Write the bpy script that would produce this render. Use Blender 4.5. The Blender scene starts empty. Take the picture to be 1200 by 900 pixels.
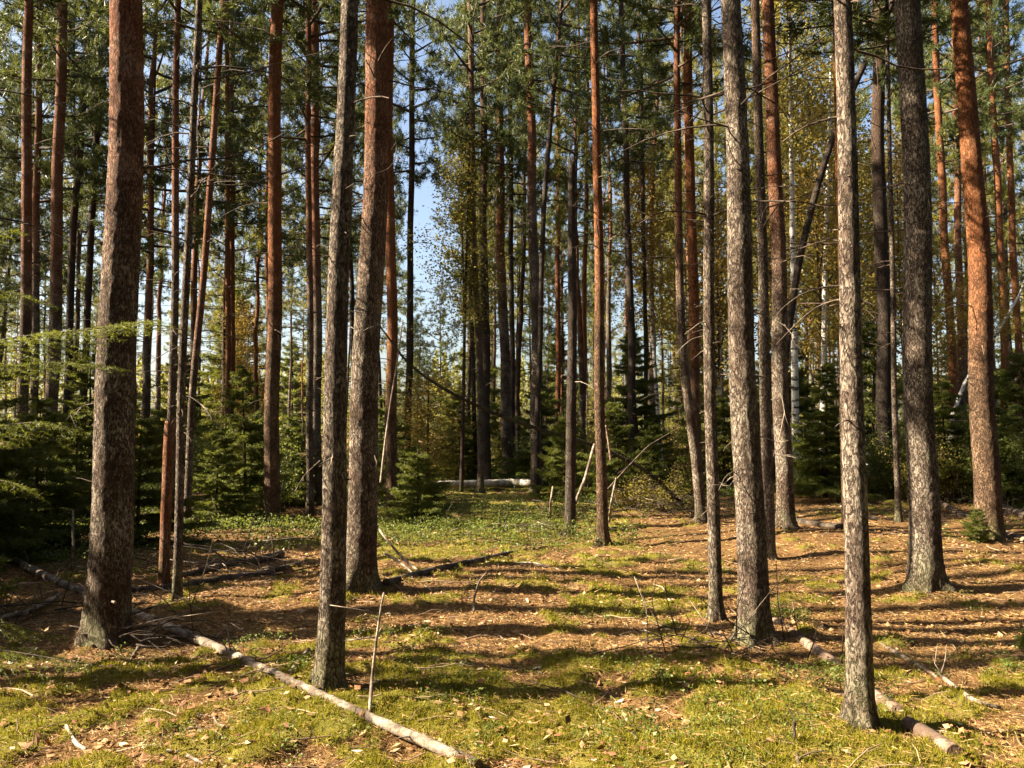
import bpy, math, random
import numpy as np
from math import radians, sin, cos, tan, pi

rng = np.random.default_rng(7)
random.seed(7)
scene = bpy.context.scene
COL = scene.collection

# ------------------------------------------------------------------ camera
F = 942.0
PITCH = radians(3.5)
CAMH = 1.6
cam_d = bpy.data.cameras.new('camera')
cam_d.sensor_width = 36
cam_d.lens = 36 * F / 1200
cam_d.clip_start = 0.05
cam_d.clip_end = 2000
cam = bpy.data.objects.new('camera', cam_d)
cam.location = (0, 0, CAMH)
cam.rotation_euler = (pi / 2 + PITCH, 0, 0)
COL.objects.link(cam)
scene.camera = cam

def ray(px, py):
    u, v = (px - 600) / F, (450 - py) / F
    return np.array([u, cos(PITCH) - v * sin(PITCH), sin(PITCH) + v * cos(PITCH)])

def at(px, py, D):
    d = ray(px, py)
    t = D / d[1]
    return np.array([d[0] * t, D, CAMH + d[2] * t])

# ------------------------------------------------------------------ noise
def _h(ix, iy, iz, seed):
    n = (ix * 374761393 + iy * 668265263 + iz * 1274126177 + seed * 974711) & 0xFFFFFFFF
    n = ((n ^ (n >> 13)) * 1274126177) & 0xFFFFFFFF
    n = (n ^ (n >> 16)) & 0xFFFFFF
    return n / float(0xFFFFFF)

def vnoise(x, y, z=0.0, seed=0):
    x, y, z = np.broadcast_arrays(np.asarray(x, float), np.asarray(y, float), np.asarray(z, float))
    ix, iy, iz = (np.floor(a).astype(np.int64) for a in (x, y, z))
    fx, fy, fz = x - ix, y - iy, z - iz
    fx, fy, fz = (f * f * (3 - 2 * f) for f in (fx, fy, fz))
    r = 0
    for dx in (0, 1):
        wx = fx if dx else 1 - fx
        for dy in (0, 1):
            wy = fy if dy else 1 - fy
            for dz in (0, 1):
                wz = fz if dz else 1 - fz
                r = r + wx * wy * wz * _h(ix + dx, iy + dy, iz + dz, seed)
    return r

def fbm(x, y, z=0.0, seed=0, oct=3):
    r, a, s = 0, 0.5, 0
    for o in range(oct):
        f = 2.0 ** o
        r = r + a * vnoise(np.asarray(x) * f, np.asarray(y) * f, np.asarray(z) * f, seed + o * 17)
        s += a
        a *= 0.5
    return r / s

def moss_mask(x, y):
    """0..1: how mossy the forest floor is (the rest is needle and leaf litter)"""
    x, y = np.asarray(x, float), np.asarray(y, float)
    m = 0.55 * fbm(x * 0.9, y * 0.9, 0, 11, 3) + 0.45 * vnoise(x * 3.1, y * 3.1, 0, 5)
    m = m + 0.09 * np.clip((6.1 - y) / 1.6, -0.3, 1.0)
    m = m - 0.16 * np.clip((x - 1.2) / 1.5, 0, 1) * np.clip((y - 5.0) / 0.8, 0, 1) * np.clip((16 - y) / 4, 0, 1)
    m = m - 0.10 * np.clip((-0.8 - x) / 1.0, 0, 1) * np.clip((y - 5.4) / 0.6, 0, 1) * np.clip((10 - y) / 2, 0, 1)
    m = m + 0.16 * np.clip((y - 12) / 3, 0, 1) * np.clip((3 - np.abs(x + 0.5)) / 2, 0, 1)
    m = m + 0.05 * np.clip((3 - np.abs(x - 0.3)) / 1.5, -1, 1) + 0.36 * (vnoise(x * 8.5, y * 8.5, 0, 6) - 0.5)
    return np.clip((m - 0.465) / 0.15, 0, 1)

BUMPS = []
def ground_z(x, y):
    x, y = np.asarray(x, float), np.asarray(y, float)
    r = np.sqrt(x * x + y * y)
    fade = np.clip((120 - r) / 80, 0, 1)
    z = 0.34 * (fbm(x * 0.16 + 3.1, y * 0.16, 0, 21, 2) - 0.5) * np.clip((r - 4) / 8, 0.25, 1)
    z = z + 0.10 * (vnoise(x * 0.75, y * 0.75, 0, 33) - 0.5)
    z = z + 0.05 * (vnoise(x * 2.2, y * 2.2, 0, 34) - 0.5)
    m = moss_mask(x, y)
    z = z + m * (0.035 + 0.045 * (vnoise(x * 4.5, y * 4.5, 0, 35) - 0.4) + 0.03 * (vnoise(x * 11, y * 11, 0, 36) - 0.5) + 0.02 * (vnoise(x * 20, y * 20, 0, 38) - 0.5))
    z = z + (1 - m) * 0.018 * (vnoise(x * 9, y * 9, 0, 37) - 0.5)
    z = z + 0.25 * np.clip((y - 11) / 6, 0, 1) * np.clip((x - 0.5) / 6, 0, 1)
    for bx, by, a in BUMPS:
        z = z + a * np.exp(-((x - bx) ** 2 + (y - by) ** 2) / 0.16)
    return z * fade

def gp(px, py):
    """the point of the forest floor seen at a pixel of the 1200 x 900 photograph"""
    d = ray(px, py)
    t = (0 - CAMH) / min(d[2], -0.012)
    for _ in range(12):
        z = float(ground_z(d[0] * t, d[1] * t))
        t = (z - CAMH) / min(d[2], -0.012)
    return np.array([d[0] * t, d[1] * t, CAMH + d[2] * t])

BUMPS = [(*gp(px, py)[:2], a) for px, py, a in ((123, 748, 0.09), (386, 808, 0.05), (421, 692, 0.09), (884, 750, 0.08), (1008, 850, 0.05), (1086, 690, 0.09), (839, 726, 0.04), (1158, 618, 0.1), (921, 622, 0.08), (706, 637, 0.05))]

# ------------------------------------------------------------------ mesh helpers
class MB:
    """collects vertices and faces (groups of equal-sized faces, each with a material slot) into ONE mesh"""
    def __init__(self):
        self.v, self.f, self.n = [], [], 0
    def add(self, V, Fc, mat=0, smooth=True):
        V = np.asarray(V, float).reshape(-1, 3)
        Fc = np.asarray(Fc, np.int64)
        self.v.append(V)
        self.f.append((Fc + self.n, mat, smooth))
        self.n += len(V)
    def mesh(self, name, mats):
        me = bpy.data.meshes.new(name)
        V = np.concatenate(self.v)
        me.vertices.add(len(V))
        me.vertices.foreach_set('co', V.astype(np.float32).ravel())
        ls, lt, li, mi, sm = [], [], [], [], []
        start = 0
        for Fc, mat, smooth in self.f:
            k = Fc.shape[1]
            ls.append(start + np.arange(len(Fc)) * k)
            lt.append(np.full(len(Fc), k))
            li.append(Fc.ravel())
            mi.append(np.full(len(Fc), mat))
            sm.append(np.full(len(Fc), smooth))
            start += Fc.size
        li = np.concatenate(li)
        me.loops.add(len(li))
        me.loops.foreach_set('vertex_index', li.astype(np.int32))
        ls = np.concatenate(ls)
        me.polygons.add(len(ls))
        me.polygons.foreach_set('loop_start', ls.astype(np.int32))
        me.polygons.foreach_set('material_index', np.concatenate(mi).astype(np.int32))
        me.polygons.foreach_set('use_smooth', np.concatenate(sm).astype(bool))
        for m in mats:
            me.materials.append(m)
        me.update(calc_edges=True)
        return me

def link(name, me, parent=None):
    o = bpy.data.objects.new(name, me)
    COL.objects.link(o)
    if parent is not None:
        o.parent = parent
    return o

def tag(o, label=None, cat=None, group=None, kind=None):
    if label: o['label'] = label
    if cat: o['category'] = cat
    if group: o['group'] = group
    if kind: o['kind'] = kind
    return o

def thing(name, label, cat, loc=(0, 0, 0), rotz=0.0, group=None):
    o = bpy.data.objects.new(name, None)
    o.empty_display_size = 0.2
    COL.objects.link(o)
    o.location = loc
    o.rotation_euler = (0, 0, rotz)
    return tag(o, label, cat, group)

def norm(a):
    return a / (np.linalg.norm(a, axis=-1, keepdims=True) + 1e-12)

def frames(P):
    T = np.gradient(P, axis=0)
    T = norm(T)
    ref = np.array([1.0, 0, 0]) if abs(T[0][0]) < 0.8 else np.array([0, 1.0, 0])
    A = norm(ref - (T @ ref)[:, None] * T)
    B = np.cross(T, A)
    return A, B

def tube(P, R, sides=6, cap=True, rough=0.0, freq=20.0, zs=0.4, seed=0, lobes=None):
    P = np.asarray(P, float)
    R = np.asarray(R, float) * np.ones(len(P))
    A, B = frames(P)
    th = np.arange(sides) / sides * 2 * pi
    ring = A[:, None, :] * np.cos(th)[None, :, None] + B[:, None, :] * np.sin(th)[None, :, None]
    rad = R[:, None] * np.ones((1, sides))
    if rough:
        Q = P[:, None, :] + ring * R[:, None, None]
        n = fbm(Q[..., 0] * freq, Q[..., 1] * freq, Q[..., 2] * freq * zs, seed, 3) - 0.5
        n2 = vnoise(Q[..., 0] * freq * 2.3, Q[..., 1] * freq * 2.3, Q[..., 2] * freq * zs * 2.3, seed + 5)
        rad = rad + rough * (n * 1.5 + 0.8 * np.clip(n2 - 0.6, 0, 1))
    if lobes is not None:
        rad = rad * (1 + lobes[:, None] * (0.25 + 0.75 * (0.5 + 0.5 * np.cos(5 * th + seed)) ** 2 + 0.35 * np.sin(3 * th + seed * 1.7))[None, :])
    V = P[:, None, :] + ring * rad[..., None]
    n = len(P)
    i = np.arange(n - 1)[:, None] * sides
    j = np.arange(sides)[None, :]
    j2 = (j + 1) % sides
    Fq = np.stack([i + j, i + j2, i + sides + j2, i + sides + j], -1).reshape(-1, 4)
    V = V.reshape(-1, 3)
    caps = None
    if cap:
        V = np.concatenate([V, P[:1], P[-1:]])
        c0, c1 = n * sides, n * sides + 1
        jj = np.arange(sides)
        a = np.stack([np.full(sides, c0), (jj + 1) % sides, jj], -1)
        b = np.stack([np.full(sides, c1), (n - 1) * sides + jj, (n - 1) * sides + (jj + 1) % sides], -1)
        caps = np.concatenate([a, b])
    return V, Fq, caps

def add_tube(mb, P, R, sides=6, mat=0, **k):
    V, Fq, caps = tube(P, R, sides, **k)
    base = mb.n
    mb.add(V, Fq, mat, True)
    if caps is not None:
        mb.f.append((caps + base, mat, False))

def resample(P, R, step):
    P, R = np.asarray(P, float), np.asarray(R, float)
    L = np.concatenate([[0], np.cumsum(np.linalg.norm(np.diff(P, axis=0), axis=1))])
    n = max(3, int(L[-1] / step) + 1)
    s = np.linspace(0, L[-1], n)
    # smooth interpolation (Catmull-like via dense linear + box blur)
    Q = np.stack([np.interp(s, L, P[:, k]) for k in range(3)], -1)
    r = np.interp(s, L, R)
    w = max(1, int(0.06 * n))
    if w > 1:
        pad = np.concatenate([2 * Q[:1] - Q[w:0:-1], Q, 2 * Q[-1:] - Q[-2:-w - 2:-1]])
        ker = np.ones(2 * w + 1) / (2 * w + 1)
        Q = np.stack([np.convolve(pad[:, k], ker, 'valid') for k in range(3)], -1)
    return Q, r

# ------------------------------------------------------------------ materials
class NT:
    def __init__(self, name):
        self.m = bpy.data.materials.new(name)
        self.m.use_nodes = True
        self.t = self.m.node_tree
        self.t.nodes.clear()
        self.out = self.n('ShaderNodeOutputMaterial')
    def n(self, typ, **kw):
        nd = self.t.nodes.new(typ)
        for k, v in kw.items():
            if k.startswith('i_'):
                nd.inputs[k[2:].replace('_', ' ')].default_value = v
            else:
                setattr(nd, k, v)
        return nd
    def l(self, a, b):
        self.t.links.new(a, b)
    def noise(self, vec, scale, detail=3, rough=0.55):
        nd = self.n('ShaderNodeTexNoise')
        nd.inputs['Scale'].default_value = scale
        nd.inputs['Detail'].default_value = detail
        nd.inputs['Roughness'].default_value = rough
        self.l(vec, nd.inputs['Vector'])
        return nd.outputs['Fac']
    def ramp(self, fac, stops):
        nd = self.n('ShaderNodeValToRGB')
        e = nd.color_ramp.elements
        while len(e) < len(stops):
            e.new(0.5)
        for el, (p, c) in zip(e, stops):
            el.position = p
            el.color = (*c, 1) if len(c) == 3 else c
        self.l(fac, nd.inputs['Fac'])
        return nd.outputs['Color']
    def mix(self, fac, a, b, mode='MIX'):
        nd = self.n('ShaderNodeMix', data_type='RGBA', blend_type=mode)
        for s, v in ((nd.inputs[0], fac), (nd.inputs[6], a), (nd.inputs[7], b)):
            if hasattr(v, 'links') or isinstance(v, bpy.types.NodeSocket):
                self.l(v, s)
            else:
                s.default_value = v if not isinstance(v, tuple) else (*v, 1)
        return nd.outputs[2]
    def math(self, op, a, b=None, clamp=False):
        nd = self.n('ShaderNodeMath', operation=op, use_clamp=clamp)
        for s, v in zip(nd.inputs, (a, b)):
            if v is None: continue
            if isinstance(v, bpy.types.NodeSocket): self.l(v, s)
            else: s.default_value = v
        return nd.outputs[0]
    def maprange(self, v, a, b, c=0.0, d=1.0):
        nd = self.n('ShaderNodeMapRange')
        self.l(v, nd.inputs['Value'])
        for k, x in zip(('From Min', 'From Max', 'To Min', 'To Max'), (a, b, c, d)):
            nd.inputs[k].default_value = x
        return nd.outputs['Result']
    def principled(self, col, rough=0.85, bump=None, bstr=0.5, bdist=0.01, spec=0.25):
        p = self.n('ShaderNodeBsdfPrincipled')
        if isinstance(col, tuple): p.inputs['Base Color'].default_value = (*col, 1)
        else: self.l(col, p.inputs['Base Color'])
        p.inputs['Roughness'].default_value = rough
        p.inputs['Specular IOR Level'].default_value = spec
        if bump is not None:
            b = self.n('ShaderNodeBump')
            b.inputs['Strength'].default_value = bstr
            b.inputs['Distance'].default_value = bdist
            self.l(bump, b.inputs['Height'])
            self.l(b.outputs['Normal'], p.inputs['Normal'])
        return p
    def done(self, shader):
        self.l(shader.outputs[0], self.out.inputs['Surface'])
        return self.m

def bark_material(name, lower, upper, pale, pale_amt=0.5, plate=30.0):
    t = NT(name)
    tc = t.n('ShaderNodeTexCoord').outputs['Object']
    oi = t.n('ShaderNodeObjectInfo')
    off = t.n('ShaderNodeVectorMath', operation='ADD')
    t.l(tc, off.inputs[0])
    cmb = t.n('ShaderNodeCombineXYZ')
    t.l(t.math('MULTIPLY', oi.outputs['Random'], 37.0), cmb.inputs['X'])
    t.l(cmb.outputs[0], off.inputs[1])
    mp = t.n('ShaderNodeMapping')
    mp.inputs['Scale'].default_value = (1, 1, 0.38)
    t.l(off.outputs[0], mp.inputs['Vector'])
    # warp
    wn = t.n('ShaderNodeTexNoise')
    wn.inputs['Scale'].default_value = 16
    wn.inputs['Detail'].default_value = 2
    t.l(mp.outputs[0], wn.inputs['Vector'])
    wm = t.n('ShaderNodeVectorMath', operation='MULTIPLY_ADD')
    t.l(wn.outputs['Color'], wm.inputs[0])
    wm.inputs[1].default_value = (0.045, 0.045, 0.045)
    t.l(mp.outputs[0], wm.inputs[2])
    cn = t.noise(wm.outputs[0], plate * 1.15, 4, 0.65)
    crack = t.maprange(t.math('ABSOLUTE', t.math('SUBTRACT', cn, 0.5)), 0.0, 0.055)
    vc = t.n('ShaderNodeTexVoronoi', feature='F1')
    vc.inputs['Scale'].default_value = plate * 1.6
    t.l(wm.outputs[0], vc.inputs['Vector'])
    fine = t.noise(mp.outputs[0], 130, 4, 0.7)
    flake = t.noise(wm.outputs[0], 84, 5, 0.75)
    patch = t.noise(off.outputs[0], 3.2, 3, 0.6)
    sep = t.n('ShaderNodeSeparateXYZ')
    t.l(tc, sep.inputs[0])
    att = t.n('ShaderNodeAttribute', attribute_type='OBJECT', attribute_name='red_from')
    hz = t.math('SUBTRACT', sep.outputs['Z'], att.outputs['Fac'])
    hz = t.math('ADD', hz, t.math('MULTIPLY', t.math('SUBTRACT', patch, 0.5), 3.0))
    up = t.maprange(hz, -0.8, 1.2)
    base = t.mix(up, lower, upper)
    cellv = t.n('ShaderNodeSeparateColor')
    t.l(vc.outputs['Color'], cellv.inputs[0])
    base = t.mix(t.maprange(cellv.outputs[0], 0, 1, 0.0, 0.4), base, tuple(c * 0.5 for c in lower), 'MIX')
    # pale lichen crust and loose flakes
    fl = t.maprange(t.math('ADD', flake, t.math('MULTIPLY', t.math('SUBTRACT', patch, 0.5), 0.55)), 0.46, 0.63)
    pal = t.mix(up, pale, tuple(0.5 * a + 0.5 * b * 1.5 for a, b in zip(pale, upper)))
    base = t.mix(t.math('MULTIPLY', fl, pale_amt), base, pal)
    base = t.mix(t.maprange(fine, 0.3, 0.7, 0.0, 0.5), base, t.mix(0.5, base, (0.05, 0.035, 0.025)))
    dark = t.math('MULTIPLY', t.math('SUBTRACT', 1.0, crack), t.maprange(up, 0, 1, 0.9, 0.45))
    base = t.mix(dark, base, (0.035, 0.022, 0.015))
    # a little green at the foot
    foot = t.math('MULTIPLY', t.maprange(sep.outputs['Z'], 0.5, 0.05), t.maprange(patch, 0.4, 0.6))
    base = t.mix(t.math('MULTIPLY', foot, 0.6), base, (0.07, 0.08, 0.025))
    hgt = t.math('ADD', t.math('MULTIPLY', crack, 1.3), t.math('ADD', t.math('MULTIPLY', flake, 0.9), t.math('MULTIPLY', fine, 0.5)))
    return t.done(t.principled(base, 0.92, hgt, 1.0, 0.010, 0.12))

M_PINE = bark_material('pine_bark', (0.092, 0.060, 0.040), (0.22, 0.075, 0.028), (0.48, 0.42, 0.33), 0.63)
M_GREY = bark_material('grey_bark', (0.115, 0.082, 0.06), (0.17, 0.095, 0.058), (0.45, 0.39, 0.30), 0.62)
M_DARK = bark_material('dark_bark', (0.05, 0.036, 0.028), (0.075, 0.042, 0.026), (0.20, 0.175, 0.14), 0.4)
M_RED = bark_material('red_bark', (0.10, 0.06, 0.036), (0.26, 0.09, 0.03), (0.38, 0.25, 0.15), 0.5)

def birch_material():
    t = NT('birch_bark')
    tc = t.n('ShaderNodeTexCoord').outputs['Object']
    mp = t.n('ShaderNodeMapping')
    mp.inputs['Scale'].default_value = (3, 3, 9)
    t.l(tc, mp.inputs['Vector'])
    a = t.noise(mp.outputs[0], 1.6, 3, 0.6)
    b = t.noise(tc, 2.0, 2)
    m = t.maprange(t.math('ADD', a, t.math('MULTIPLY', b, 0.25)), 0.66, 0.74)
    c = t.mix(m, (0.55, 0.52, 0.46), (0.04, 0.035, 0.03))
    return t.done(t.principled(c, 0.75, a, 0.3, 0.01))
M_BIRCH = birch_material()

def wood_material(name, c1, c2, scale=1.0):
    t = NT(name)
    tc = t.n('ShaderNodeTexCoord').outputs['Object']
    a = t.noise(tc, 14 * scale, 4, 0.65)
    b = t.noise(tc, 60 * scale, 3, 0.6)
    c = t.mix(t.maprange(a, 0.35, 0.65), c1, c2)
    pt = t.noise(tc, 4.5 * scale, 4, 0.7)
    c = t.mix(t.maprange(pt, 0.46, 0.54, 0, 0.85), c, tuple(x * 0.42 for x in c1))
    c = t.mix(t.maprange(b, 0.45, 0.7, 0, 0.5), c, tuple(x * 0.3 for x in c1))
    return t.done(t.principled(c, 0.85, t.math('ADD', a, b), 0.7, 0.008, 0.2))
M_DEADWOOD = wood_material('dead_wood', (0.17, 0.125, 0.09), (0.33, 0.27, 0.205))
M_LOGWOOD = wood_material('log_wood', (0.17, 0.11, 0.075), (0.28, 0.20, 0.14))
M_DARKWOOD = wood_material('dark_dead_wood', (0.06, 0.042, 0.03), (0.13, 0.10, 0.07))
M_PALEWOOD = wood_material('bleached_wood', (0.50, 0.44, 0.35), (0.66, 0.61, 0.52))
M_TWIG = wood_material('twig_wood', (0.20, 0.15, 0.11), (0.37, 0.31, 0.24))
M_LIMB = wood_material('limb_wood', (0.075, 0.05, 0.035), (0.15, 0.11, 0.08))

def leaf_material(name, c1, c2, trans, tr=0.4, rough=0.5, spec=0.3):
    t = NT(name)
    g = t.n('ShaderNodeNewGeometry')
    oi = t.n('ShaderNodeObjectInfo')
    r = t.math('ADD', t.math('MULTIPLY', g.outputs['Random Per Island'], 0.7), t.math('MULTIPLY', oi.outputs['Random'], 0.3))
    c = t.mix(r, c1, c2)
    p = t.principled(c, rough, spec=spec)
    tb = t.n('ShaderNodeBsdfTranslucent')
    t.l(t.mix(0.5, c, trans), tb.inputs['Color'])
    ms = t.n('ShaderNodeMixShader')
    ms.inputs[0].default_value = tr
    t.l(p.outputs[0], ms.inputs[1])
    t.l(tb.outputs[0], ms.inputs[2])
    return t.done(ms)
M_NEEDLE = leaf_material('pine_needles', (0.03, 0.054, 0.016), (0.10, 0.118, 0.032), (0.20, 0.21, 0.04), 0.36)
M_NEEDLE_SUN = leaf_material('sun_tinted_pine_needles', (0.08, 0.095, 0.018), (0.23, 0.205, 0.04), (0.38, 0.34, 0.05), 0.45)  # lighter needle copy: sunlight painted into the colour, with some autumn yellow
M_SPRUCE = leaf_material('spruce_needles', (0.026, 0.043, 0.009), (0.12, 0.135, 0.02), (0.28, 0.29, 0.03), 0.42)
M_YELLOW = leaf_material('autumn_birch_leaves', (0.16, 0.13, 0.025), (0.34, 0.22, 0.04), (0.45, 0.30, 0.05), 0.5)
M_OLIVE = leaf_material('turning_leaves', (0.09, 0.10, 0.02), (0.26, 0.20, 0.035), (0.34, 0.28, 0.05), 0.5)
M_BERRY = leaf_material('berry_leaves', (0.05, 0.09, 0.015), (0.15, 0.17, 0.03), (0.25, 0.28, 0.04), 0.4)
M_MOSS = leaf_material('moss_shoots', (0.075, 0.088, 0.008), (0.26, 0.22, 0.02), (0.37, 0.32, 0.03), 0.35, 0.9, 0.1)
M_GRASS = leaf_material('herb_leaves', (0.10, 0.17, 0.02), (0.20, 0.26, 0.04), (0.3, 0.36, 0.05), 0.45)

def litter_material(name, stops):
    t = NT(name)
    g = t.n('ShaderNodeNewGeometry')
    c = t.ramp(g.outputs['Random Per Island'], stops)
    return t.done(t.principled(c, 0.75, spec=0.25))
M_LEAF = litter_material('fallen_leaf', [(0.0, (0.10, 0.045, 0.02)), (0.4, (0.22, 0.10, 0.04)), (0.7, (0.30, 0.17, 0.08)), (0.90, (0.36, 0.25, 0.13)), (0.985, (0.50, 0.40, 0.25)), (1.0, (0.62, 0.56, 0.44))])
M_NEEDLITTER = litter_material('dry_needles', [(0.0, (0.12, 0.06, 0.03)), (0.4, (0.25, 0.135, 0.045)), (0.8, (0.36, 0.225, 0.085)), (1.0, (0.46, 0.33, 0.15))])
M_DEBRIS = litter_material('twig_debris', [(0.0, (0.06, 0.04, 0.025)), (0.6, (0.19, 0.125, 0.075)), (1.0, (0.36, 0.27, 0.18))])

def ground_material():
    t = NT('forest_floor')
    tc = t.n('ShaderNodeTexCoord').outputs['Object']
    at_ = t.n('ShaderNodeAttribute', attribute_name='moss')
    n1 = t.noise(tc, 9, 5, 0.65)
    n2 = t.noise(tc, 55, 4, 0.7)
    n3 = t.noise(tc, 1.6, 3, 0.6)
    lit = t.ramp(n2, [(0.25, (0.04, 0.021, 0.010)), (0.5, (0.125, 0.072, 0.024)), (0.75, (0.25, 0.158, 0.056))])
    lit = t.mix(t.maprange(n1, 0.35, 0.65, 0, 0.6), lit, (0.10, 0.05, 0.025))
    mos = t.ramp(n2, [(0.25, (0.05, 0.05, 0.008)), (0.55, (0.12, 0.11, 0.018)), (0.8, (0.21, 0.18, 0.035))])
    mos = t.mix(t.maprange(n3, 0.4, 0.65, 0, 0.4), mos, (0.19, 0.13, 0.03))
    f = t.math('ADD', at_.outputs['Fac'], t.math('MULTIPLY', t.math('SUBTRACT', n1, 0.5), 1.1))
    c = t.mix(t.maprange(f, 0.35, 0.65), lit, mos)
    h = t.math('ADD', n1, t.math('MULTIPLY', n2, 0.6))
    return t.done(t.principled(c, 0.95, h, 0.8, 0.03, 0.1))
M_GROUND = ground_material()

# ------------------------------------------------------------------ ground
def ground():
    def axis(lo, hi, d0, near_lo, near_hi, g=1.06):
        mid = list(np.arange(near_lo, near_hi + 1e-6, d0))
        a, d = near_hi, d0
        while a < hi:
            d *= g; a += d; mid.append(a)
        a, d = near_lo, d0
        while a > lo:
            d *= g; a -= d; mid.insert(0, a)
        return np.array(mid)
    xs = axis(-700, 700, 0.05, -6, 6, 1.05)
    ys = axis(-300, 900, 0.05, 2.6, 11, 1.035)
    X, Y = np.meshgrid(xs, ys)
    Z = ground_z(X, Y)
    V = np.stack([X, Y, Z], -1).reshape(-1, 3)
    nx, ny = len(xs), len(ys)
    i = np.arange(ny - 1)[:, None] * nx
    j = np.arange(nx - 1)[None, :]
    Fq = np.stack([i + j, i + j + 1, i + nx + j + 1, i + nx + j], -1).reshape(-1, 4)
    mb = MB()
    mb.add(V, Fq)
    me = mb.mesh('ground', [M_GROUND])
    a = me.attributes.new('moss', 'FLOAT', 'POINT')
    a.data.foreach_set('value', moss_mask(V[:, 0], V[:, 1]).astype(np.float32))
    o = link('ground', me)
    tag(o, 'forest floor of moss and brown needle litter under the pines', 'forest floor', kind='structure')
ground()

# ------------------------------------------------------------------ leaves and needles
def blades(C, D, k, L, W, spread=0.8, seed=0, r=None):
    """k needle blades (thin triangles) on each tuft centre C with direction D"""
    r = r or np.random.default_rng(seed)
    n = len(C)
    d = norm(D[:, None, :] * 0.7 + r.normal(size=(n, k, 3)) * spread)
    L_ = L * r.uniform(0.7, 1.25, (n, k, 1))
    side = norm(np.cross(d, r.normal(size=(n, k, 3)))) * W * 0.5
    base = C[:, None, :] + r.normal(size=(n, k, 3)) * L * 0.12
    V = np.stack([base - side, base + side, base + d * L_], 2).reshape(-1, 3)
    Ft = np.arange(len(V)).reshape(-1, 3)
    return V, Ft

def leaf_quads(C, size, r, flat=0.0, updir=None):
    n = len(C)
    a = norm(r.normal(size=(n, 3)) * (1, 1, 1 - flat))
    b = norm(np.cross(a, r.normal(size=(n, 3)) * (1 - flat, 1 - flat, 1) + np.array([0, 0, flat * 2])))
    s = size * r.uniform(0.65, 1.3, (n, 1))
    c = np.cross(a, b)
    V = np.stack([C - a * s * 0.5, C + b * s * 0.33 + c * s * 0.06, C + a * s * 0.5, C - b * s * 0.33 + c * s * 0.06], 1).reshape(-1, 3)
    return V, np.arange(len(V)).reshape(-1, 4)

def pine_crown(seed, H, Lmax, nb=46, tufts=15, k=10, sparse=1.0):
    """a pine crown: an upper stem, limbs in loose whorls, twigs, and bunches of needles; origin at its foot"""
    r = np.random.default_rng(seed)
    mb = MB()
    az = r.uniform(0, 2 * pi)
    C, Dr = [], []
    for i in range(nb):
        u = (i + r.uniform(-0.4, 0.4)) / nb
        u = min(max(u, 0.0), 0.98)
        z0 = u * H
        az += 2.399 + r.uniform(-0.5, 0.5)
        shape = (0.45 + 0.55 * min(1, u / 0.3)) * (1 - u) ** 0.65 * 1.15 + 0.1
        L = Lmax * shape * r.uniform(0.55, 1.15)
        if r.random() < 0.12: L *= 0.4
        el = -0.12 + 0.75 * u + r.uniform(-0.2, 0.2)
        n = 7
        s = np.linspace(0, 1, n)
        d = np.array([cos(az), sin(az), 0])
        P = d[None] * (s * L * cos(el))[:, None]
        P[:, 2] = z0 + s * L * sin(el) + 0.14 * L * s ** 2
        P[:, :2] += np.cumsum(r.normal(size=(n, 2)) * 0.02 * L, 0) * s[:, None]
        add_tube(mb, P, 0.028 * (L / Lmax + 0.3) * (1 - 0.85 * s) + 0.004, 4, 0, cap=False)
        cq = r.uniform(0.3, 1.0, 4)
        nt = max(3, int(tufts * sparse * (L / Lmax + 0.15)))
        for j in range(nt):
            q = min(1.0, max(0.2, cq[j % len(cq)] + r.normal() * 0.05)) if j else 1.0
            p = np.array([np.interp(q, s, P[:, c]) for c in range(3)])
            sd = norm(d * r.uniform(0.2, 0.9) + r.normal(size=3) * 0.75 * (1.1 - 0.4 * q) + np.array([0, 0, 0.25]))
            tl = r.uniform(0.12, 0.5) * (0.4 + 0.6 * L / Lmax)
            e = p + sd * tl
            if r.random() < 0.5:
                mb.add(np.array([p + [0, 0, .006], p - [0, 0, .006], e]), np.array([[0, 1, 2]]), 0)
            for w in (1.0, 0.62):
                C.append(p + (e - p) * w); Dr.append(sd)
    C, Dr = np.array(C), np.array(Dr)
    V, Ft = blades(C, Dr, k, 0.18, 0.024, 0.9, r=r)
    mb.add(V, Ft, 1, False)
    # leading stem
    add_tube(mb, np.array([[0, 0, -0.05], [0.02, 0, H * 0.5], [0, 0, H]]), np.array([0.03, 0.03, 0.01]), 5, 0)
    return mb.mesh('pine_crown', [M_LIMB, M_NEEDLE])

CROWNS = [pine_crown(s, H, Lm, nb, 22, 11) for s, H, Lm, nb in
          ((1, 8.5, 2.2, 52), (2, 7.5, 1.9, 46), (3, 9.5, 2.0, 56), (4, 7.0, 2.4, 46), (5, 10.0, 1.7, 58), (6, 8.0, 1.5, 42))]
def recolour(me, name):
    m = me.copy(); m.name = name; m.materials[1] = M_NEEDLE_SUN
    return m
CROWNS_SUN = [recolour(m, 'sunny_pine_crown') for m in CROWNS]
CROWN_H = [8.5, 7.5, 9.5, 7.0, 10.0, 8.0]

def dead_branch_path(r, p, az, L, droop, n=9):
    s = np.linspace(0, 1, n)
    d = np.array([cos(az), sin(az), 0])
    side = np.array([-sin(az), cos(az), 0])
    P = p[None] + d[None] * (s * L)[:, None]
    P[:, 2] += 0.12 * L * s - droop * L * s ** 2.2
    P += side[None] * (r.uniform(-0.35, 0.35) * L * s ** 2)[:, None]
    P[1:] += np.cumsum(r.normal(size=(n - 1, 3)) * 0.012 * L, 0)
    return P

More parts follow.
